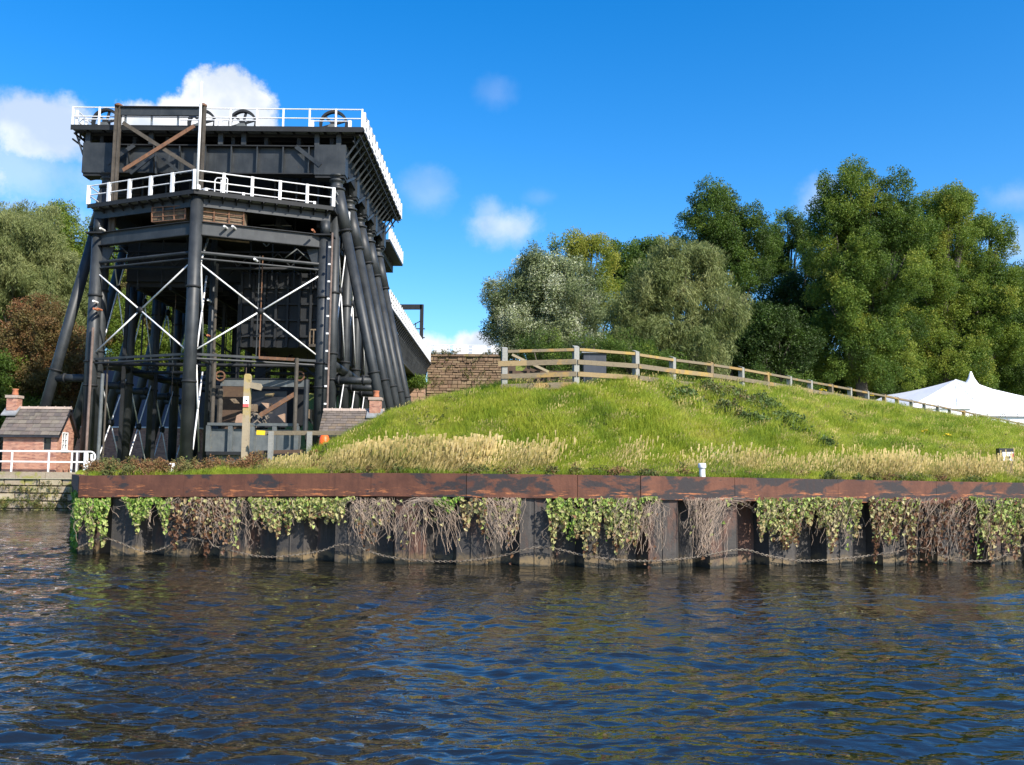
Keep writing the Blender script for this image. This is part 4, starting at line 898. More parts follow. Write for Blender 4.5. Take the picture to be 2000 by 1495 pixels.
for i in range(len(FEN)-1):
    a, b_ = Pf(i), Pf(i+1); d = (b_-a).normalized(); n = Vector((d.y, -d.x, 0)); nr = 4 if i < 1 else 3
    for k in range(nr):
        off = [.075, .40, .72, 1.0][k] if i < 1 else [.075, .385, .70][k]
        z0, z1 = sm[i]-off, sm[i+1]-(off if i else [.075, .385, .70, .98][k]); j0 = random.uniform(-.008, .008)
        p0 = a+n*(.085+.0)+d*.004+Vector((0, 0, z0+j0)); p1 = b_+n*.085-d*.004+Vector((0, 0, z1+j0))
        if i == 0 and k > 0: p0 = p0-d*(.18 if k == 1 else .1)
        if k == 0: p0 = a+d*.07+Vector((0, 0, z0+j0))+n*.03; p1 = b_-d*.07+Vector((0, 0, z1+j0))+n*.03
        mt = 'lichen_wood' if (k == 0 and i in (1, 2)) or (k == 1 and i in (3, 7, 11)) or random.random() < .1 else 'fence_wood'
        if k == 0: mb = MB().beam(p0, p1, .10, .07)
        elif i == 0 and k == 1:
            mid = p0.lerp(p1, .36); MB().beam(p0, mid, .035, .13).build('rail', 'lichen_wood', fence, label='rail end covered in yellow lichen'); p0 = mid; mb = MB().beam(p0, p1, .035, .13)
            mt = 'fence_wood'
        else: mb = MB().beam(p0, p1, .035, .118 if not (i == 0 and k == 3) else .17)
        mb.build('rail', mt, fence)
# old brown field gate behind the first bay
og = thing('wooden_gate', 'brown wooden gate with a diagonal brace behind the first bay of the fence', 'gate', tuple(at(1030, 745, 27)))
for px, y0, y1 in ((1004, 700, 752), (1032, 706, 752), (1052, 720, 752), (1072, 730, 752), (1095, 735, 752)):
    a, b_ = at(px, y0, 27), at(px, y1+6, 27); MB().beam(a, b_, .09, .06, (0, 1, 0)).build('pale', 'gate_wood', og)
MB().beam(at(1000, 693, 26.9), at(1072, 727, 26.9), .05, .07).build('brace', 'post_wood', og)
for y_ in (728, 744): MB().beam(at(992, y_, 27.1), at(1125, y_, 27.1), .05, .10).build('bar', 'gate_wood', og)
MB().prism([at(988, 714, 27.5), at(1003, 708, 27.5), at(1003, 752, 27.5), at(988, 752, 27.5)], (0, .1, 0)).build('panel', 'gate_wood', og)
MB().prism([at(1018, 728, 27.5), at(1028, 716, 27.5), at(1050, 724, 27.5), at(1050, 752, 27.5), at(1022, 752, 27.5)], (0, .1, 0)).build('panel', 'gate_wood', og)
cb = thing('site_cabin', 'blue grey cabin with barred windows behind the second bay of the fence', 'cabin', tuple(at(1160, 745, 45)))
a, b_ = at(1140, 690, 45), at(1184, 745, 45)
MB().box(a.x, b_.x, 45, 47.5, b_.z-2, a.z).build('wall', 'cabin_grey', cb); MB().box(a.x-.1, b_.x+.1, 44.9, 47.6, a.z, a.z+.1).build('roof', 'lead', cb)
for i in range(3): x = a.x+.12+i*.35; MB().box(x, x+.25, 44.96, 45, at(0, 729, 45).z-.5, at(0, 720, 45).z).build('window', 'dark_glass', cb)

# ------------------------------------------------------------------ signpost, barrier, bollards, board, orange cone
def gz(x, y): return float(ground_z(x, y))
sp = at(481, 900, 24); sp_ = thing('signpost', 'weathered round-topped wooden signpost with one short finger arm', 'signpost', (sp.x-.0, 24, 1.76))
X = at(478, 905, 24).x; zt = at(482, 731, 24).z
MB().box(X-.08, X+.08, 23.92, 24.08, 1.7, zt-.05).prism([(X-.08, 23.92, zt-.049), (X+.08, 23.92, zt-.049), (X+.05, 23.92, zt), (X-.05, 23.92, zt)], (0, .16, 0)).build('post', 'post_wood', sp_)
a, b_ = at(487, 752, 23.95), at(512, 757, 23.85)
MB().prism([(X+.08, 23.93, a.z+.07), (b_.x-.05, 23.87, b_.z+.10), (b_.x, 23.86, b_.z+.02), (b_.x-.04, 23.87, b_.z-.08), (X+.08, 23.93, a.z-.08)], (0, .05, 0)).build('finger_arm', 'post_wood', sp_)
zp = at(480, 775, 24).z; pq = MB().box(X-.075, X+.07, 23.905, 23.917, zp-.28, zp).build('notice', 'white_paint', sp_)
MB().box(X-.075, X+.07, 23.899, 23.904, zp-.28, zp-.20).build('red_band', 'red_print', pq); MB().add([(X-.02, 23.90, zp-.08), (X+.03, 23.90, zp-.10), (X+.035, 23.90, zp-.13), (X-.0, 23.90, zp-.12)], [(0, 3, 2, 1)]).build('mark', 'black_board', pq)
bar = thing('wooden_barrier', 'low timber barrier with yellow painted rail end beside the signpost', 'barrier', (-6, 23.6, 1.77))
Yb = 23.6; a, b_ = at(502, 846, Yb), at(700, 846, Yb)
MB().beam((a.x+.22, Yb, a.z), (b_.x+.3, Yb, b_.z), .11, .11).build('top_rail', 'fence_wood', bar); MB().beam((a.x, Yb-.004, a.z+.01), (a.x+.22, Yb, a.z), .115, .115).build('rail_end', 'yellow_paint', bar, label='yellow painted rail end')
for px in (531, 606, 690): c = at(px, 870, Yb); MB().box(c.x-.06, c.x+.06, Yb-.16, Yb-.057, 1.6, a.z+.04).build('post', 'post_pale', bar)
c0, c1 = at(505, 884, Yb), at(612, 880, Yb); MB().beam((c0.x, Yb, c0.z), (c1.x+.6, Yb, c1.z), .05, .09).build('lower_rail', 'gate_wood', bar)
oc = at(633, 875, 24.5); cone = thing('traffic_cone', 'bright orange round-topped plastic cone between the barrier and the long grass', 'cone', (oc.x, 24.5, 1.77))
zt = at(633, 848, 24.5).z; MB().lathe((oc.x, 24.5, 1.77), [(.19, 0), (.19, .2), (.165, zt-1.77-.35), (.13, zt-1.77-.12), (.09, zt-1.77-.03), (.03, zt-1.77)], 18).build('body', 'orange_plastic', cone, True)
MB().box(oc.x-.24, oc.x+.24, 24.3, 24.7, 1.76, 1.82).build('foot', 'orange_plastic', cone)
def bollard(px, pyt, Y, label, h=.36):
    c = at(px, pyt, Y); zb = gz(c.x, Y); b2 = thing('bollard', label, 'bollard', (c.x, Y, zb), 'white mooring bollards on the quay edge')
    hh = c.z-zb
    MB().lathe((c.x, Y, zb-.02), [(.075, 0), (.07, .02), (.062, hh-.10), (.062, hh-.09)], 16).build('stem', 'white_paint', b2, True)
    MB().lathe((c.x, Y, zb-.02), [(.062, hh-.09), (.08, hh-.085), (.085, hh-.07), (.085, hh-.01), (.07, hh+.02)], 16).build('head', 'white_paint', b2, True)
bollard(334, 905, 21.0, 'white mooring bollard among brown weeds near the left end of the quay'); bollard(1371, 905, 19.25, 'white mooring bollard in front of the green mound right of centre')
yp = at(258, 908, 21.3); tag(MB().lathe((yp.x, 21.3, 1.7), [(.045, 0), (.045, yp.z-1.74), (.04, yp.z-1.71), (.01, yp.z-1.70)], 12).build('marker_post', 'yellow_paint', smooth=True), 'short yellow marker post at the quay edge left of the white bollard', 'marker post')
sbx = at(1968, 900, 22.2); bdx = thing('sign_board', 'small black box with white panel standing on the bank at the right edge', 'sign', (sbx.x, 22.2, gz(sbx.x, 22.2)))
za, zb = at(1968, 876, 22.2).z, at(1968, 902, 22.2).z
MB().box(sbx.x-.19, sbx.x+.16, 22.2, 22.36, zb, za).build('housing', 'black_board', bdx); MB().box(sbx.x-.12, sbx.x+.14, 22.19, 22.199, zb+.02, za-.09).build('panel', 'white_paint', bdx)
MB().box(sbx.x-.03, sbx.x+.06, 22.182, 22.189, zb+.08, zb+.13).build('mark', 'black_board', bdx); MB().box(sbx.x+.105, sbx.x+.135, 22.182, 22.189, zb+.06, za-.12).build('red_mark', 'red_print', bdx)
MB().box(sbx.x-.10, sbx.x+.14, 22.22, 22.3, gz(sbx.x, 22.2)-.1, zb).build('stand', 'cage_brown', bdx)

# ------------------------------------------------------------------ marquee
tn = thing('marquee', 'large white marquee beyond the fence at the right', 'marquee', (31, 60, 4.2))
ap = at(1866, 742, 59); lf = at(1768, 779, 57.2); ez = at(1990, 808, 56).z; X0, X1 = lf.x-1.6, 40; 
R0, R1 = Vector((ap.x, 59, ap.z)), Vector((ap.x+.1, 70, ap.z))
zE = ez+.05
mb = MB(); c00, c10, c11, c01 = Vector((ap.x-5.2, 55.5, zE)), Vector((ap.x+7.4, 55.5, zE)), Vector((ap.x+7.4, 75, zE)), Vector((ap.x-5.2, 75, zE))
def sag(p, q, r_, n=8, s=.35):
    vs = []; fs = []
    for i in range(n+1):
        for j in range(n+1-i):
            u, v = i/n, j/n; w = 1-u-v; P = p*u+q*v+r_*w; P = P-Vector((0, 0, 1))*s*(u*v+v*w+u*w)*1.2; vs.append(P)
    idx = {}; k = 0
    for i in range(n+1):
        for j in range(n+1-i): idx[(i, j)] = k; k += 1
    for i in range(n):
        for j in range(n-i):
            fs.append((idx[(i, j)], idx[(i+1, j)], idx[(i, j+1)]))
            if j < n-i-1: fs.append((idx[(i+1, j)], idx[(i+1, j+1)], idx[(i, j+1)]))
    return vs, fs
for tri in ((c00, c10, R0), (c01, c00, R0), (R0, R1, c01), (c10, c11, R1), (R0, c10, R1), (c11, c01, R1)):
    v_, f_ = sag(Vector(tri[0]), Vector(tri[1]), Vector(tri[2])); mb.add(v_, f_)
mb.build('roof', 'tent_canvas', tn, True)
mb = MB()
for k in range(14): x = c00.x+k*(c10.x-c00.x)/14; mb.box(x+.015, x+(c10.x-c00.x)/14-.015, 55.54, 55.6, zE-.26, zE-.02)
mb.build('valance', 'tent_canvas', tn)
MB().box(c00.x+.1, c10.x-.1, 55.7, 74.8, 3.4, zE-.3).build('side_wall', 'tent_canvas', tn)
for i in range(1, 7):
    e = c00.lerp(c10, i/7); q = (e+R0)/2-Vector((0, 0, .14)); MB().path([e+Vector((0, 0, .03)), q+Vector((0, 0, .03)), R0+Vector((0, 0, .02))], .022, 5).build('seam', 'white_paint', tn)
for i in range(5): e = c00.lerp(c10, i/4); MB().tube(e, (e.x-.3, e.y-2.2, 4.2), .018, n=5).build('guy_rope', 'post_pale', tn)
t2 = at(1896, 726, 66); MB().lathe((t2.x, 66, t2.z-1.3), [(1.3, 0), (.5, .35), (.22, .8), (.05, 1.3)], 12).build('peak', 'tent_canvas', tn, True)
t3 = thing('marquee', 'low white canopy showing under the fence rails beside the big marquee', 'canopy', (26, 56, 4)); a, b_ = at(1772, 786, 53), at(1820, 800, 53)
MB().box(a.x, a.x+3.6, 53, 54.8, 4.3, a.z-.35).build('side_wall', 'tent_canvas', t3); MB().prism([(a.x-.2, 52.9, a.z-.35), (a.x+3.8, 52.9, a.z-.35), (a.x+1.8, 53.9, a.z)], (0, 2, 0)).build('roof', 'tent_canvas', t3)

# ------------------------------------------------------------------ scatter (plants as stuff)
def leaf_cluster(name, n, rad, size, aspect, mat, droop=0, flat=False, seed=1):
    r = np.random.default_rng(seed); V = []; Fc = []
    for i in range(n):
        p = r.normal(size=3); p = p/np.linalg.norm(p)*rad*r.uniform(.25, 1)**.5
        if flat: p[1] *= .35
        nrm = r.normal(size=3)+p/rad*1.0+np.array([0, 0, .5]); nrm /= np.linalg.norm(nrm)
        a = np.cross(nrm, r.normal(size=3)); a /= np.linalg.norm(a)
        if droop: a = np.array([r.normal()*.25, r.normal()*.25, -1]); a /= np.linalg.norm(a); nrm = np.cross(a, r.normal(size=3)); nrm /= np.linalg.norm(nrm)
        b = np.cross(nrm, a); s = size*r.uniform(.7, 1.3); w = s*aspect; k = len(V)
        bend = nrm*s*.12
        V += [p-a*s*.5-bend, p+b*w*.5, p+a*s*.5-bend, p-b*w*.5]; Fc.append((k, k+1, k+2, k+3))
    return bpy.data.objects.new(name, npmesh(name, V, Fc, mat, False))
def tuft(name, n, hgt, rad, w, mat, lean=(0, 0), spread=.35, head=0, seed=1, bend=.35):
    r = np.random.default_rng(seed); V = []; Fc = []
    for i in range(n):
        a = r.uniform(0, 6.283); q = rad*math.sqrt(r.uniform()); b0 = np.array([q*math.cos(a), q*math.sin(a), 0]); h = hgt*r.uniform(.55, 1.15)
        az_ = r.uniform(0, 6.283); sp = spread*r.uniform(0, 1)*h; t1 = np.array([math.cos(az_)*sp+lean[0]*h, math.sin(az_)*sp+lean[1]*h, h])
        side = np.array([-math.sin(az_+1), math.cos(az_+1), 0])*w*.5*r.uniform(.7, 1.3)
        m1 = b0+t1*np.array([bend, bend, .58]); tip = b0+t1; k = len(V)
        V += [b0-side, b0+side, m1+side*.8, m1-side*.8, tip]; V.append(tip); Fc += [(k, k+1, k+2, k+3), (k+3, k+2, k+4, k+5)]
        if head:
            k = len(V); hw = side*head; V += [tip-np.array([0, 0, h*.22])-hw, tip-np.array([0, 0, h*.22])+hw, tip+hw*.3+np.array([lean[0]*.05, 0, .0]), tip-hw*.3]; Fc.append((k, k+1, k+2, k+3))
    return bpy.data.objects.new(name, npmesh(name, V, Fc, mat, False))
SRC = {
 'broad': leaf_cluster('leaf_sprig', 50, .46, .145, .62, 'leaf_broad', seed=3),
 'fine': leaf_cluster('leaf_sprig', 50, .42, .115, .6, 'leaf_broad', seed=4),
 'willow': leaf_cluster('leaf_sprig', 56, .46, .27, .15, 'leaf_willow', droop=1, seed=5),
 'silver': leaf_cluster('leaf_sprig', 56, .44, .15, .34, 'leaf_silver', seed=6),
 'rusty': leaf_cluster('leaf_sprig', 46, .44, .14, .65, 'leaf_rusty', seed=7),
 'grass': tuft('grass_tuft', 30, .19, .15, .009, 'grass_blade', (.12, 0), 1.0, seed=8, bend=.3),
 'straw': tuft('straw_tuft', 18, .50, .34, .0042, 'straw', (.62, 0), .16, head=.55, seed=9, bend=.42),
 'weed': leaf_cluster('weed_sprig', 22, .10, .055, .55, 'weed', seed=10),
 'bramble': leaf_cluster('bramble_sprig', 24, .14, .075, .7, 'bramble', seed=12),
}
V = []; Fc = []                                       # single heart shaped leaf, folded at the midrib, tip down
V = [(0, 0, .0), (-.036, -.008, .012), (-.042, -.012, -.02), (-.022, -.006, -.055), (0, .002, -.085), (.022, -.006, -.055), (.042, -.012, -.02), (.036, -.008, .012), (0, .004, -.03)]
Fc = [(0, 1, 2, 8), (8, 2, 3, 4), (8, 4, 5, 6), (0, 8, 6, 7)]
SRC['vine'] = bpy.data.objects.new('vine_leaf', npmesh('vine_leaf', V, Fc, 'vine_leaf', False))
NG = {}
def scatter_group(key):
    if key in NG: return NG[key]
    ng = bpy.data.node_groups.new('scatter_'+key, 'GeometryNodeTree')
    ng.interface.new_socket('Geometry', in_out='INPUT', socket_type='NodeSocketGeometry'); ng.interface.new_socket('Geometry', in_out='OUTPUT', socket_type='NodeSocketGeometry')
    i = ng.nodes.new('NodeGroupInput'); o = ng.nodes.new('NodeGroupOutput'); inst = ng.nodes.new('GeometryNodeInstanceOnPoints')
    oi = ng.nodes.new('GeometryNodeObjectInfo'); oi.inputs[0].default_value = SRC[key]
    r_ = ng.nodes.new('GeometryNodeInputNamedAttribute'); r_.data_type = 'FLOAT_VECTOR'; r_.inputs[0].default_value = 'rot'
    s_ = ng.nodes.new('GeometryNodeInputNamedAttribute'); s_.data_type = 'FLOAT_VECTOR'; s_.inputs[0].default_value = 'scl'
    ng.links.new(i.outputs[0], inst.inputs['Points']); ng.links.new(oi.outputs['Geometry'], inst.inputs['Instance'])
    ng.links.new(r_.outputs[0], inst.inputs['Rotation']); ng.links.new(s_.outputs[0], inst.inputs['Scale']); ng.links.new(inst.outputs[0], o.inputs[0])
    NG[key] = ng; return ng
def scatter(name, key, P, rot, scl, tint, parent=None, label=None, cat=None, kind='stuff'):
    P = np.asarray(P, np.float32); w = wloc(parent); P = P-np.array([w.x, w.y, w.z], np.float32)
    me = bpy.data.meshes.new(name); me.vertices.add(len(P)); me.vertices.foreach_set('co', P.ravel())
    a = me.attributes.new('rot', 'FLOAT_VECTOR', 'POINT'); a.data.foreach_set('vector', np.asarray(rot, np.float32).ravel())
    scl = np.asarray(scl, np.float32); scl = np.repeat(scl[:, None], 3, 1) if scl.ndim == 1 else scl
    a = me.attributes.new('scl', 'FLOAT_VECTOR', 'POINT'); a.data.foreach_set('vector', scl.ravel())
    a = me.attributes.new('tint', 'FLOAT', 'POINT'); a.data.foreach_set('value', np.clip(np.asarray(tint, np.float32), 0, 1))
    o = bpy.data.objects.new(name, me); COL.objects.link(o); o.parent = parent
    md = o.modifiers.new('scatter', 'NODES'); md.node_group = scatter_group(key)
    if kind: o['kind'] = kind
    if label: o['label'] = label
    if cat: o['category'] = cat
    return o
def rrot(n, tilt=6.28):
    return np.stack([RNG.uniform(-tilt, tilt, n), RNG.uniform(-tilt, tilt, n), RNG.uniform(0, 6.283, n)], 1)

# grass over the mound and the quay
def sample(n, x0, x1, ymax_fn, near=1.6):
    X = RNG.uniform(x0, x1, n); yc = np.interp(X, qx, qy); t_ = RNG.uniform(0, 1, n)**near
    return X, yc+.12+t_*(ymax_fn(X)-yc-.12), t_
def pn(X, Y, f, s=0): return np.sin(X*f+s+1.3*np.sin(Y*f*1.3+s))*np.cos(Y*f*.9-s*2+np.sin(X*f*.7))
yfn = lambda X: np.interp(X, fx, fy, left=22.6)+1.2
n = 75000; X, Y, t_ = sample(n, -6.6, 27, yfn, 1.0)
bx_ = [at(1371, 906, 19.45).x, at(1968, 900, 22.2).x]; keep = RNG.uniform(size=n) < np.clip(20/Y, 0, 1)**1.5*np.where(X < 14, 1, .8); keep &= ~((np.abs(X-bx_[0]) < .12) & (Y < 19.3)) & ~((np.abs(X-bx_[1]) < .25) & (Y < 22.4) & (Y > 21.2)); X, Y, t_ = X[keep], Y[keep], t_[keep]; n = len(X)
tint = .57+.17*pn(X, Y, 1.1)+.16*pn(X, Y, 2.7, 2)+.12*pn(X, Y, 6, 1)+RNG.normal(0, .09, n)
edge = (Y-np.interp(X, qx, qy)) < .5; tint = np.where(edge, tint-.22, tint)
scl = RNG.uniform(.7, 1.25, n)*np.where(Y > 28, 1.25, 1)*(1+.35*pn(X, Y, 1.9, 4)); scl = np.where(edge, scl*.6, scl)
scatter('bank_grass', 'grass', np.stack([X, Y, ground_z(X, Y)-.01], 1), np.stack([RNG.normal(0, .12, n), RNG.normal(0, .12, n), RNG.uniform(-2.2, 2.2, n)], 1), scl, tint, label='rough yellow green grass covering the mound behind the quay', cat='grass')
# level ground left of the mound
n = 15000; X = RNG.uniform(-23, -5.5, n); Y = 20.3+RNG.uniform(0, 1, n)**1.8*28; k = X > yleft(Y)+.2; k &= Y > np.interp(X, qx, qy)+.12; X, Y = X[k], Y[k]; n = len(X)
scatter('quay_grass', 'grass', np.stack([X, Y, ground_z(X, Y)-.01], 1), np.stack([RNG.normal(0, .12, n), RNG.normal(0, .12, n), RNG.uniform(-.7, .7, n)], 1), RNG.uniform(.5, 1.0, n), .5+.2*pn(X, Y, 2)+RNG.normal(0, .1, n), label='thin grass on the level quay around the signpost', cat='grass')
# straw coloured tall grass drifts
SX = []; SY = []
def drift(px0, px1, y0, y1, n):
    X0, X1 = at(px0, 900, 20.5).x, at(px1, 900, 20.5).x; X = RNG.uniform(X0, X1, n); Y = RNG.uniform(y0, y1, n)+np.interp(X, qx, qy)
    d = pn(X, Y, 2.6, px0*.01)+.5*pn(X, Y, 6, 2); k = d > RNG.uniform(-.9, 1.2, n); SX.append(X[k]); SY.append(Y[k])
drift(650, 905, .5, 1.2, 2100); drift(880, 1050, .6, 1.3, 420); drift(1420, 1520, .7, 1.4, 200); drift(1530, 1640, .7, 1.3, 60); drift(1650, 1815, .6, 1.5, 430); drift(1835, 1950, .6, 1.4, 280); drift(1150, 1400, .5, 1.4, 40); drift(500, 650, .5, 1.8, 260); drift(2000, 2300, .5, 1.8, 600)
X = np.concatenate(SX); Y = np.concatenate(SY); k = ~((np.abs(X-bx_[0]-.0) < .3) & (Y < 19.9)) & ~((np.abs(X-bx_[1]) < .35) & (Y < 22.5)); X, Y = X[k], Y[k]; n = len(X)
scatter('tall_dry_grass', 'straw', np.stack([X, Y, ground_z(X, Y)-.02], 1), np.stack([RNG.normal(0, .07, n), RNG.normal(.03, .08, n), RNG.uniform(-.32, .32, n)], 1), RNG.uniform(.45, 1.2, n)*np.where(X > 2, .95, 1)*np.where(X < -4, .75, 1)*(1+.2*pn(X, Y, 3.3, 1)), .55+.25*pn(X, Y, 1.6)+RNG.normal(0, .12, n), label='pale straw coloured tall grass leaning along the foot of the mound', cat='grass')
# sparse straw stems over the slope
n = 1500; X, Y, t_ = sample(n, -5, 24, yfn, .9)
scatter('tall_dry_grass', 'straw', np.stack([X, Y, ground_z(X, Y)-.02], 1), np.stack([RNG.normal(0, .1, n), RNG.normal(.1, .15, n), RNG.uniform(-.6, .6, n)], 1), RNG.uniform(.35, .7, n), RNG.uniform(0, .6, n), label='scattered seed stalks standing in the green grass of the mound', cat='grass')
# darker broad-leaved patches in the turf
n = 5200; X, Y, t_ = sample(n, -5, 25, yfn, 1.0); k = (pn(X, Y, 1.5, 5)+.6*pn(X, Y, 4.1, 3)) > .62; X, Y = X[k], Y[k]; n = len(X)
scatter('meadow_weeds', 'weed', np.stack([X, Y, ground_z(X, Y)+RNG.uniform(.02, .18, n)], 1), rrot(n), RNG.uniform(.5, 1.1, n), np.abs(RNG.normal(.05, .16, n)), label='low broad leaved weeds patched through the grass of the mound', cat='weeds')
# weeds along the quay edge on the left and here and there
PX = []; PY = []; PZ_ = []; TT = []
def weedclump(cx, cy, h, w, n, t0):
    a = RNG.normal(0, w*.45, n); b = RNG.normal(0, w*.3, n); z = RNG.beta(1.3, 1.8, n)*h; sh = 1-.5*z/h
    PX.append(cx+a*sh); PY.append(np.maximum(cy+b*sh, np.interp(cx+a*sh, qx, qy)+.06)); PZ_.append(z); TT.append(t0+RNG.normal(0, .12, n)+.25*z/h)
for i in range(120):
    px = random.uniform(182, 640); Y0 = random.uniform(20.3, 22.8); c = at(px, 915, Y0+.3); h = random.uniform(.12, .46) if px < 520 else random.uniform(.1, .28); weedclump(c.x, Y0+.3, h, random.uniform(.15, .35), 34, random.choice((.1, .45, .7, .85)))
for i in range(70):
    px = random.uniform(640, 2000)
    if abs(px-1371) < 30: continue
    c = at(px, 915, 19.5); y0 = float(np.interp(c.x, qx, qy))+random.uniform(.12, .5); weedclump(c.x, y0, random.uniform(.06, .2), random.uniform(.15, .4), 16, random.choice((0, .05, .2, .6)))
X = np.concatenate(PX); Y = np.concatenate(PY); n = len(X)
scatter('quay_weeds', 'weed', np.stack([X, Y, ground_z(X, Y)+np.concatenate(PZ_)], 1), rrot(n), RNG.uniform(.6, 1.2, n), np.concatenate(TT), label='brown docks and green weeds growing along the quay edge', cat='weeds')
# brambles on the slope
PX = []; PY = []; PZ_ = []; TT = []
for (px, py, r_, c_) in ((1345, 795, .5, 40), (1400, 790, .7, 60), (1450, 800, .8, 70), (1500, 815, .8, 70), (1540, 840, .6, 40), (1565, 850, .35, 16), (1430, 825, .5, 30), (1480, 838, .5, 26), (1620, 885, .2, 10)):
    Yq = 20.5
    for _ in range(60):                               # walk out along the ray until it meets the slope
        p = at(px, py, Yq)
        if float(ground_z(p.x, p.y)) > p.z: break
        Yq += .15
    weedclump(p.x, p.y+.2, .42 if r_ > .4 else .25, r_*1.1, c_*4, .2+.3*(px < 1480 and px > 1360))
X = np.concatenate(PX); Y = np.concatenate(PY); n = len(X)
scatter('bramble_patch', 'bramble', np.stack([X, Y, ground_z(X, Y)+np.concatenate(PZ_)*.8], 1), rrot(n), RNG.uniform(.6, 1.2, n), np.concatenate(TT), label='dark green and reddish bramble patch on the slope below the fence', cat='brambles')
k = RNG.uniform(size=n) < .22; Xb = X[k]+RNG.normal(0, .2, k.sum()); Yb_ = Y[k]+RNG.normal(0, .2, k.sum()); m_ = len(Xb)
scatter('bank_grass', 'grass', np.stack([Xb, Yb_, ground_z(Xb, Yb_)+.12], 1), np.stack([RNG.normal(0, .15, m_), RNG.normal(0, .15, m_), RNG.uniform(-2, 2, m_)], 1), RNG.uniform(.9, 1.5, m_), RNG.uniform(.3, .8, m_), label='long grass stems growing up through the bramble patch', cat='grass')
# ragwort
mbs = []
for i, (px, py, lab) in enumerate(((1608, 763, 'yellow ragwort at the fence just right of its tenth post'), (1705, 773, 'yellow ragwort at the fence left of the marquee'), (1765, 820, 'uppermost yellow ragwort on the slope below the marquee'), (1806, 843, 'middle yellow ragwort on the slope below the marquee'), (1848, 851, 'right hand yellow ragwort on the slope below the marquee'))):
    Yq = 21
    for _ in range(200):
        p = at(px, py+6, Yq)
        if float(ground_z(p.x, p.y)) > p.z: break
        Yq += .12
    zt = at(px, py, Yq).z; rg = thing('ragwort', lab, 'flower', (p.x, p.y, gz(p.x, p.y)), 'ragwort plants on the mound'); mb = MB(); ms = MB()
    for k in range(7):
        q = Vector((p.x+random.uniform(-.16, .16), p.y+random.uniform(-.1, .1), zt+random.uniform(-.03, .05))); ms.tube((p.x, p.y, gz(p.x, p.y)), q, .008, n=4); mb.lathe(q, [(.02, -.02), (.055, 0), (.04, .015)], 7)
    ms.build('stem', 'bark', rg); mb.build('flower_head', 'yellow_paint', rg)

# ------------------------------------------------------------------ vines hanging over the sheet piles
def wall_pt(px, py, off):
    Yq = 19.2
    for _ in range(4): p = at(px, py, Yq-off); Yq = float(np.interp(p.x, qx, qy))
    return at(px, py, Yq-off)
def vine(label, px0, px1, py1, nleaf_, tint, ntwig=0, shape='curtain', py0=974, strands=0, tsp=.12):
    nleaf = int(nleaf_*1.35); c = wall_pt((px0+px1)/2, 980, .1); v = thing('hanging_vine', label, 'climbing plant', tuple(c), 'plants hanging over the sheet pile wall'); P = []; T = []; w = px1-px0
    lobes = [(random.uniform(px0, px1), random.uniform(.5, 1.15)) for _ in range(max(4, int(w/12)))]
    cnt = 0
    while cnt < nleaf:
        px = random.uniform(px0, px1); dep = 0
        for (lx, ld) in lobes: dep = max(dep, ld*math.exp(-((px-lx)/10)**2))
        if shape == 'arch': dep = .25+.75*abs((px-px0)/w-.5)*2
        e = min(1, (px-px0)/12+.3, (px1-px)/12+.3); py = py0-2+random.random()**.85*(py1-py0)*1.12*dep*e
        P.append(wall_pt(px, py, random.uniform(.04, .24))); T.append(tint+.06+random.gauss(0, tsp)+(py-py0)/300+(.35 if random.random() < .06 else 0)); cnt += 1
    for _ in range(strands):
        sx_ = random.uniform(px0, px1); n_ = random.randint(8, 22); L_ = random.uniform(.6, 1)*(py1-py0+10); off = random.uniform(.08, .2)
        for k in range(n_): P.append(wall_pt(sx_+random.gauss(0, 4), py0+L_*k/n_, off)); T.append(tint+random.gauss(0, .12))
    if P:
        n = len(P); R = np.stack([RNG.normal(.35, .45, n), RNG.normal(0, .5, n), RNG.normal(.2, .7, n)], 1)
        scatter('leaves', 'vine', np.array([tuple(p) for p in P]), R, RNG.uniform(.5, 1.0, n), T, v)
    if ntwig:
        tw = MB()
        for _ in range(int(ntwig*.46)):
            a = random.random(); sx_ = px0+w*a; ex = sx_+random.gauss(0, 10)
            if shape == 'bunch': sx_ = px0+w*a; ex = (px0+px1)/2+(sx_-(px0+px1)/2)*.35+random.gauss(0, 6)
            if shape == 'arch': sx_ = px0+w*.45+random.gauss(0, 9); ex = px0+w*a
            y0_ = py0-3+random.random()*8; y1_ = py0+(py1-py0)*random.uniform(.3, 1); off = random.uniform(.04, .26); pts = []; jx = 0; nseg = 9; sw_a = random.uniform(3, 11); sw_p = random.uniform(0, 6); sw_f = random.uniform(3, 8)
            for k in range(nseg+1):
                t_ = k/nseg; jx += random.gauss(0, 3.2); q = t_ if shape != 'arch' else math.sqrt(t_)
                pts.append(wall_pt(sx_+(ex-sx_)*q+jx+sw_a*math.sin(t_*sw_f+sw_p), y0_+(y1_-y0_)*(t_ if shape != 'arch' else t_**1.6), off+.03*math.sin(t_*3+a*9)))
            tw.path(pts, random.uniform(.0018, .0042), 3)
        tw.build('twigs', 'twig', v, kind='stuff')
    return v
vine('dark leafy vine wrapping the left corner of the quay wall', 146, 214, 1068, 420, .25, 20)
vine('bright green vine second from the left corner of the quay wall', 240, 332, 1030, 620, .28, 25)
vine('brown and green withered vine above the first chain hook', 325, 445, 1060, 360, .82, 110, tsp=.2)
vine('thin mixed vine of dry twigs hanging below the left bollard', 380, 478, 1075, 180, .6, 130, strands=2)
vine('light green vine left of the long single leaf strand', 488, 590, 1035, 560, .46, 50)
vine('light green vine with one long strand reaching the water', 583, 690, 1020, 600, .48, 40, strands=3)
vine('dry grey twig curtain left of centre on the quay wall', 688, 772, 1068, 60, .55, 210)
vine('arching spray of dry twigs over two dark piles', 772, 905, 1085, 30, .4, 230, 'arch')
vine('small bright green sprig in front of the arching twigs', 846, 905, 1000, 170, .2)
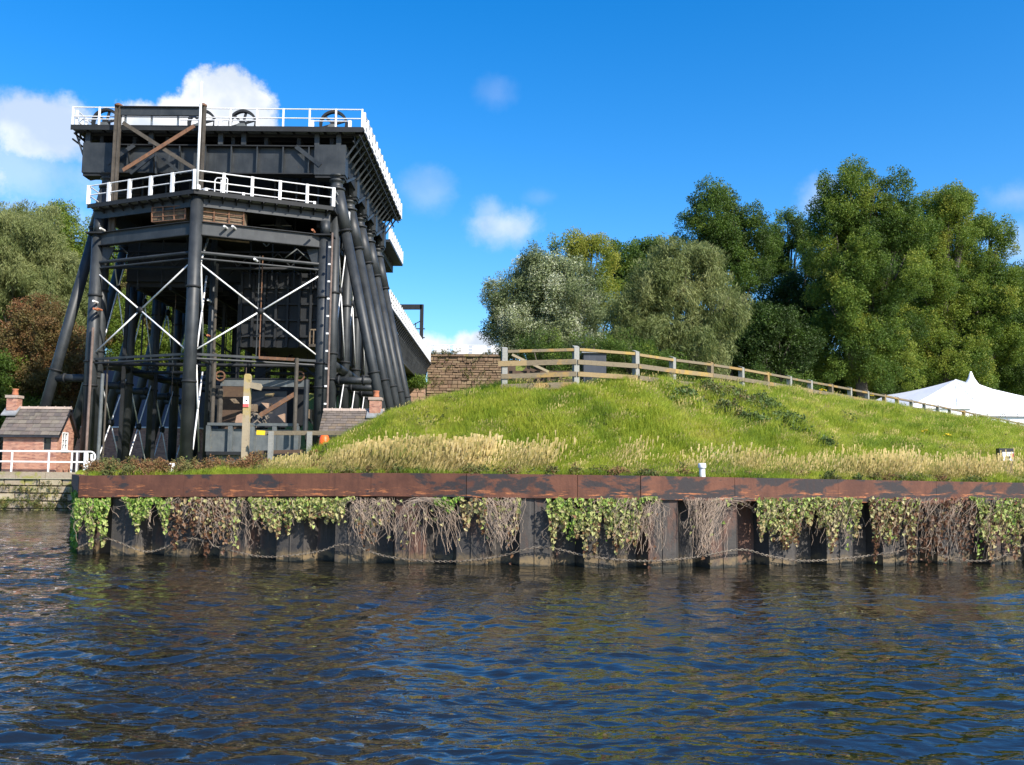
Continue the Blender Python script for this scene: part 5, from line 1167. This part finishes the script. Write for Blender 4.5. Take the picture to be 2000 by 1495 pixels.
vine('leafy loop hanging across a rusty pile', 900, 950, 1060, 130, .6, 10, 'arch')
vine('thick bunch of pale dry twigs right of the leafy loop', 944, 1018, 1078, 90, .5, 230, 'bunch')
vine('widest green vine just right of the middle of the quay wall', 1070, 1282, 1062, 1350, .40, 60, strands=5)
vine('dry brown twigs under the right end of the widest green vine', 1212, 1292, 1085, 40, .5, 200)
vine('big cone shaped bunch of dead twigs on a dark recess', 1342, 1420, 1092, 10, .3, 330, 'bunch')
vine('loose wiry twigs trailing across a bare dark pile', 1390, 1490, 1010, 14, .4, 45, 'arch')
vine('pale green vine with many strands right of the bare pile', 1480, 1600, 1060, 820, .46, 60, strands=6)
vine('pale green vine hanging left of two bare grey piles', 1590, 1682, 1068, 560, .48, 90, strands=4)
vine('yellowing vine right of two bare grey piles', 1700, 1796, 1090, 620, .62, 60, strands=4, tsp=.2)
vine('withered orange brown vine near the right end of the quay wall', 1790, 1905, 1095, 360, .86, 220, tsp=.2)
vine('green vine at the right edge of the quay wall', 1895, 2030, 1095, 860, .42, 90, strands=5)
vine('pale green vine on the piles just outside the right edge of the long wall', 2040, 2180, 1080, 520, .45, 60, strands=3)
# plants on the left return face
for k in range(4):
    s0 = .3+k*1.5; P = []
    for _ in range(260): q = corner+rd*(s0+random.uniform(0, 1.6)); P.append((q.x-random.uniform(.0, .10), q.y-random.uniform(0, .1), random.uniform(.15, 1.35)**1.0))
    n = len(P); v = thing('hanging_vine', ('dark ivy on the shaded side face just behind the left corner', 'dark ivy second along the shaded side face of the quay', 'dark ivy third along the shaded side face of the quay', 'dark ivy farthest along the shaded side face of the quay')[k], 'climbing plant', P[0], 'plants hanging over the sheet pile wall')
    scatter('leaves', 'vine', np.array(P), rrot(n, .8), RNG.uniform(.7, 1.4, n), RNG.uniform(0, .35, n), v)

# moss and grass tufts on the stonework
n = 420; X = RNG.uniform(-27.5, -21.5, n); Z = np.where(RNG.uniform(size=n) < .5, RNG.uniform(0, .5, n), RNG.uniform(.6, 1.4, n)); k = pn(X, Z*3, 1.4) > -.1; X, Z = X[k], Z[k]; n = len(X)
scatter('wall_weeds', 'weed', np.stack([X, np.full(n, 45.42), Z], 1), rrot(n), RNG.uniform(.8, 1.8, n), RNG.uniform(0, .55, n), label='small green weeds rooted in the yellowish stone quay wall', cat='weeds')
n = 500; X = RNG.uniform(-9.4, 0, n); Z = np.where(RNG.uniform(size=n) < .6, 15.15+RNG.exponential(.14, n), RNG.uniform(11, 15, n)); k = pn(X, Z, 1.1) > 0; X, Z = X[k], Z[k]; n = len(X)
scatter('wall_weeds', 'weed', np.stack([X, np.full(n, 99.85), Z], 1), rrot(n), RNG.uniform(1.2, 2.6, n), RNG.uniform(0, .6, n), label='weeds sprouting from the top and joints of the tall stone abutment', cat='weeds')

# ------------------------------------------------------------------ trees
def tree(name, label, Y, blobs, key, tint, dens=1.0, tsp=.10, cs=1.0, group=None, depth=1.0):
    """blobs: (px, py, rpx[, ry factor]) -> ellipsoidal masses of foliage at depth Y, filled with lobes of leaf sprigs"""
    low = max(blobs, key=lambda b: b[1]); cxp = sum(b[0]*b[2] for b in blobs)/sum(b[2] for b in blobs); base = at(cxp, low[1], Y); g0 = float(ground_z(base.x, Y))
    t_ = thing(name, label, 'tree', (base.x, Y, g0), group); rr = random.Random(int(cxp)*7+int(Y)); P = []; T = []
    Cs = []
    for b in blobs:
        f = b[3] if len(b) > 3 else 1.0; c = at(b[0], b[1], Y); R = b[2]*Y/F*1.03; c.y += rr.uniform(-.5, .5)*R*.6*depth; Cs.append((c, R, f))
    for (c, R, f) in Cs:
        nl = max(9, int(12+R*4.2)); 
        for l in range(nl):
            u = rr.uniform(-.75, 1); a = rr.uniform(0, 2*PI); s = math.sqrt(1-u*u); rad = R*rr.uniform(.62, .98); lc = c+Vector((s*math.cos(a)*rad, s*math.sin(a)*rad*depth, u*rad*f)); lr = R*rr.uniform(.15, .30)+.25
            if lc.y-c.y > R*.55: continue
            m_ = int(dens*20*lr*lr)+6; lt = tint+rr.gauss(0, tsp*1.5)
            p = RNG.normal(size=(m_, 3)); p /= np.linalg.norm(p, axis=1)[:, None]; p *= (lr*RNG.uniform(.35, 1.05, m_)**.5)[:, None]; p[:, 2] = p[:, 2]*1.05+.25*np.abs(p[:, 2])*(p[:, 2] > 0)
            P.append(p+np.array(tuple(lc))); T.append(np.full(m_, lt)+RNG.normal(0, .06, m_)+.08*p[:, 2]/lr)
        m_ = int(dens*3.6*R*R); p = RNG.normal(size=(m_, 3)); p /= np.linalg.norm(p, axis=1)[:, None]; p *= (R*RNG.uniform(.35, .80, m_))[:, None]*np.array([[1, depth, f]]); p = p[p[:, 1] < R*.5]; P.append(p+np.array(tuple(c))); T.append(np.full(len(p), tint-.08)+RNG.normal(0, .08, len(p)))  # inner sprigs tinted darker: shade between the lobes put into the leaf colour
    P = np.concatenate(P); T = np.concatenate(T); P[:, 2] = np.maximum(P[:, 2], g0+.2+RNG.uniform(0, .8, len(P))); n = len(P)
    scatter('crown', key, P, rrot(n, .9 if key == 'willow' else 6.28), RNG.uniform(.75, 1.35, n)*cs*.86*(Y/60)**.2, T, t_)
    topc = max(Cs, key=lambda q: q[0].z); tk = MB(); top = topc[0]; bs = Vector((base.x, Y+.3, g0-.3)); r0 = .18+.02*(top.z-g0)
    n_ = 6; prev = bs
    for i in range(1, n_+1):
        t2_ = i/n_; q = bs.lerp(Vector((top.x, top.y, top.z)), t2_)+Vector((rr.gauss(0, .12), rr.gauss(0, .12), 0)); tk.tube(prev, q, r0*(1-.13*(i-1)), r0*(1-.13*i), 10); prev = q
    mid = bs.lerp(top, .35)
    for (c, R, f) in Cs: 
        q = mid.lerp(c, .5)+Vector((0, 0, -.3*R)); tk.tube(mid, q, r0*.5, r0*.35, 7).tube(q, c+Vector((0, 0, R*.3)), r0*.35, r0*.1, 7)
        for _ in range(4): tk.tube(q, c+Vector((rr.uniform(-.6, .6)*R, rr.uniform(-.5, .3)*R, rr.uniform(-.2, .7)*R)), r0*.2, .02, 5)
    tk.build('trunk', 'bark', t_, True)
    return t_
# right hand wood
tree('willow_tree', 'silvery white willow at the left end of the trees above the fence', 56, [(1010, 590, 58), (1055, 545, 52), (1100, 570, 58), (1040, 640, 62), (1110, 640, 62), (985, 630, 42), (1135, 610, 50), (1080, 680, 55), (1020, 675, 42), (1130, 680, 45), (1060, 600, 60)], 'silver', .66, 1.7, .20)
tree('poplar_tree', 'light green tree rising behind the silvery willow', 62, [(1115, 500, 40), (1155, 515, 44), (1170, 570, 46), (1185, 640, 55), (1140, 580, 50)], 'fine', .74, 1.0)
tree('round_tree', 'small dark green tree between the two willows', 68, [(1225, 505, 38), (1260, 515, 40), (1240, 560, 50), (1280, 580, 50)], 'broad', .30, 1.0)
tree('willow_tree', 'broad olive green willow left of the dark wood', 50, [(1330, 520, 56), (1375, 545, 58), (1280, 570, 56), (1240, 620, 54), (1320, 620, 72), (1400, 620, 56), (1360, 690, 62), (1270, 690, 60), (1215, 690, 40)], 'willow', .55, 1.1)
tree('dark_tree', 'dark green tree with rounded top behind the olive willow', 76, [(1400, 430, 62), (1360, 460, 42), (1450, 460, 60), (1470, 505, 52), (1420, 540, 60)], 'broad', .22, 1.0)
tree('dark_tree', 'dark narrow tree in the shade left of the tallest tree', 92, [(1540, 458, 44), (1550, 515, 52), (1510, 540, 40)], 'broad', .22, 1.0)
tree('tall_tree', 'tallest broad green tree in the right hand wood', 76, [(1665, 390, 66), (1630, 440, 50), (1720, 410, 66), (1760, 450, 56), (1650, 510, 74), (1730, 520, 80), (1640, 600, 70), (1720, 620, 80), (1650, 690, 70), (1720, 710, 70)], 'broad', .40, 1.0)
tree('yellowing_tree', 'yellow green tree right of the tallest tree', 80, [(1835, 420, 48), (1850, 470, 54), (1810, 500, 50), (1830, 570, 66), (1800, 650, 66), (1850, 700, 70), (1880, 405, 30)], 'broad', .58, 1.0)
tree('yellowing_tree', 'olive green tree behind the marquee at the right', 82, [(1935, 470, 44), (1915, 530, 58), (1945, 570, 46), (1900, 620, 70), (1940, 670, 50), (1880, 720, 60)], 'broad', .46, 1.0)
tree('dark_tree', 'dark tree at the extreme right edge of the wood', 86, [(2010, 590, 40), (2030, 650, 60), (1990, 720, 70), (2060, 560, 60)], 'broad', .22, 1.0)
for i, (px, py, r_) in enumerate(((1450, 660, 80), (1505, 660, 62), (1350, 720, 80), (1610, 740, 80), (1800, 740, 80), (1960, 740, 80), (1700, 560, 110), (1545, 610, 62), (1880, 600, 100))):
    tree('dark_tree', ('tree with shade-dark leaves low behind the olive willow', 'tree with shade-dark leaves in the deep gap of the wood', 'shaded tree behind the middle of the fence', 'tree with shade-dark leaves low under the tallest tree', 'shaded tree behind the left slope of the marquee', 'shaded tree behind the right slope of the marquee', 'dark tree filling in behind the tallest tree', 'tree with shade-dark leaves filling the deep gap of the wood from behind', 'dark tree filling in behind the yellow green tree')[i], 74 if i == 1 else 84 if 1400 < px < 1640 else 95, [(px, py, r_), (px+40, py+30, r_*.8), (px-35, py+40, r_*.8)], 'broad', (.0 if 1400 < px < 1640 else .1), .7, .03, 1.25)  # gap trees get the darkest leaf tint, painting in the shade of the recess
for i, (px, py, r_) in enumerate(((1160, 690, 44), (1230, 700, 44), (1060, 700, 44), (1300, 730, 40), (1480, 755, 30), (1560, 765, 30))):
    tree('bush', 'bush behind the fence, '+('left of the cabin top', 'right of the cabin', 'behind the wooden gate', 'under the olive willow', 'in front of the dark gap', 'under the dark narrow tree')[i], 47, [(px, py, r_), (px+22, py+8, r_*.7)], 'fine', .28, 1.0, .08, .7)
# trees left of and behind the lift
tree('willow_tree', 'pale green willow at the left edge behind the lift', 74, [(20, 450, 55), (65, 470, 60), (-20, 500, 70), (40, 560, 80), (100, 590, 60), (-60, 600, 80), (115, 530, 40)], 'willow', .68, 1.1)
tree('broad_tree', 'olive tree rising right of the pale willow', 80, [(100, 440, 42), (140, 470, 50), (165, 520, 60), (130, 550, 60), (200, 600, 60)], 'broad', .60, 1.0)
tree('willow_tree', 'drooping green willow beside the left raking leg', 76, [(145, 560, 45), (160, 620, 45), (130, 650, 40)], 'willow', .5, 1.1)
tree('copper_tree', 'reddish brown tree behind the small brick hut', 68, [(60, 640, 55), (110, 660, 50), (30, 700, 60), (80, 730, 60), (140, 700, 45)], 'rusty', .62, 1.1, .14)
tree('copper_tree', 'russet and green tree behind the left raking leg', 70, [(120, 760, 55), (160, 740, 50), (40, 770, 60), (180, 800, 50), (90, 820, 60)], 'rusty', .48, 1.1, .14)
tree('dark_tree', 'dark green tree low at the left edge', 66, [(0, 740, 45), (-20, 800, 60), (30, 820, 50)], 'broad', .2, 1.0)
tree('broad_tree', 'green tree filling in behind the pale willow', 95, [(20, 520, 80), (60, 600, 90), (10, 680, 90), (90, 720, 90), (-60, 560, 80)], 'broad', .3, .9)
tree('broad_tree', 'dark green trees massed far behind the left bay of the lift', 104, [(200, 560, 80), (280, 620, 90), (360, 600, 80), (220, 700, 90), (320, 720, 90), (420, 700, 80), (240, 500, 60)], 'broad', .32, .9)
tree('broad_tree', 'dark green tree massed far behind the right bay of the lift', 104, [(500, 700, 80), (580, 640, 80), (660, 680, 80), (740, 720, 60), (560, 760, 80)], 'broad', .32, .9)
behind = [(240, 600, 70, 'rusty', .5, 'russet tree seen between the left legs of the lift'), (300, 560, 60, 'broad', .5, 'green tree seen high between the left legs'), (300, 700, 70, 'broad', .5, 'green tree seen in the middle of the left bay'), (360, 640, 60, 'broad', .42, 'tree behind the centre column'), (240, 760, 60, 'rusty', .3, 'low dark tree in the left bay'), (360, 780, 60, 'broad', .3, 'low tree behind the foot of the centre column'),
          (450, 700, 60, 'broad', .5, 'green tree under the raised tank, left'), (530, 720, 55, 'broad', .5, 'green tree under the raised tank, right'), (470, 790, 60, 'broad', .25, 'dark bush far behind the gate machinery'), (620, 600, 70, 'broad', .55, 'light green tree behind the right column'), (690, 660, 60, 'broad', .5, 'tree behind the right raking legs'), (760, 760, 50, 'broad', .4, 'low tree behind the foot of the raking legs'), (600, 760, 60, 'broad', .3, 'dark tree behind the low brick hut')]
for (px, py, r_, kk, tt_, lab) in behind:
    tree('broad_tree', lab, 92, [(px, py, r_), (px+30, py+35, r_*.8), (px-25, py+40, r_*.8)], kk, tt_, .9)
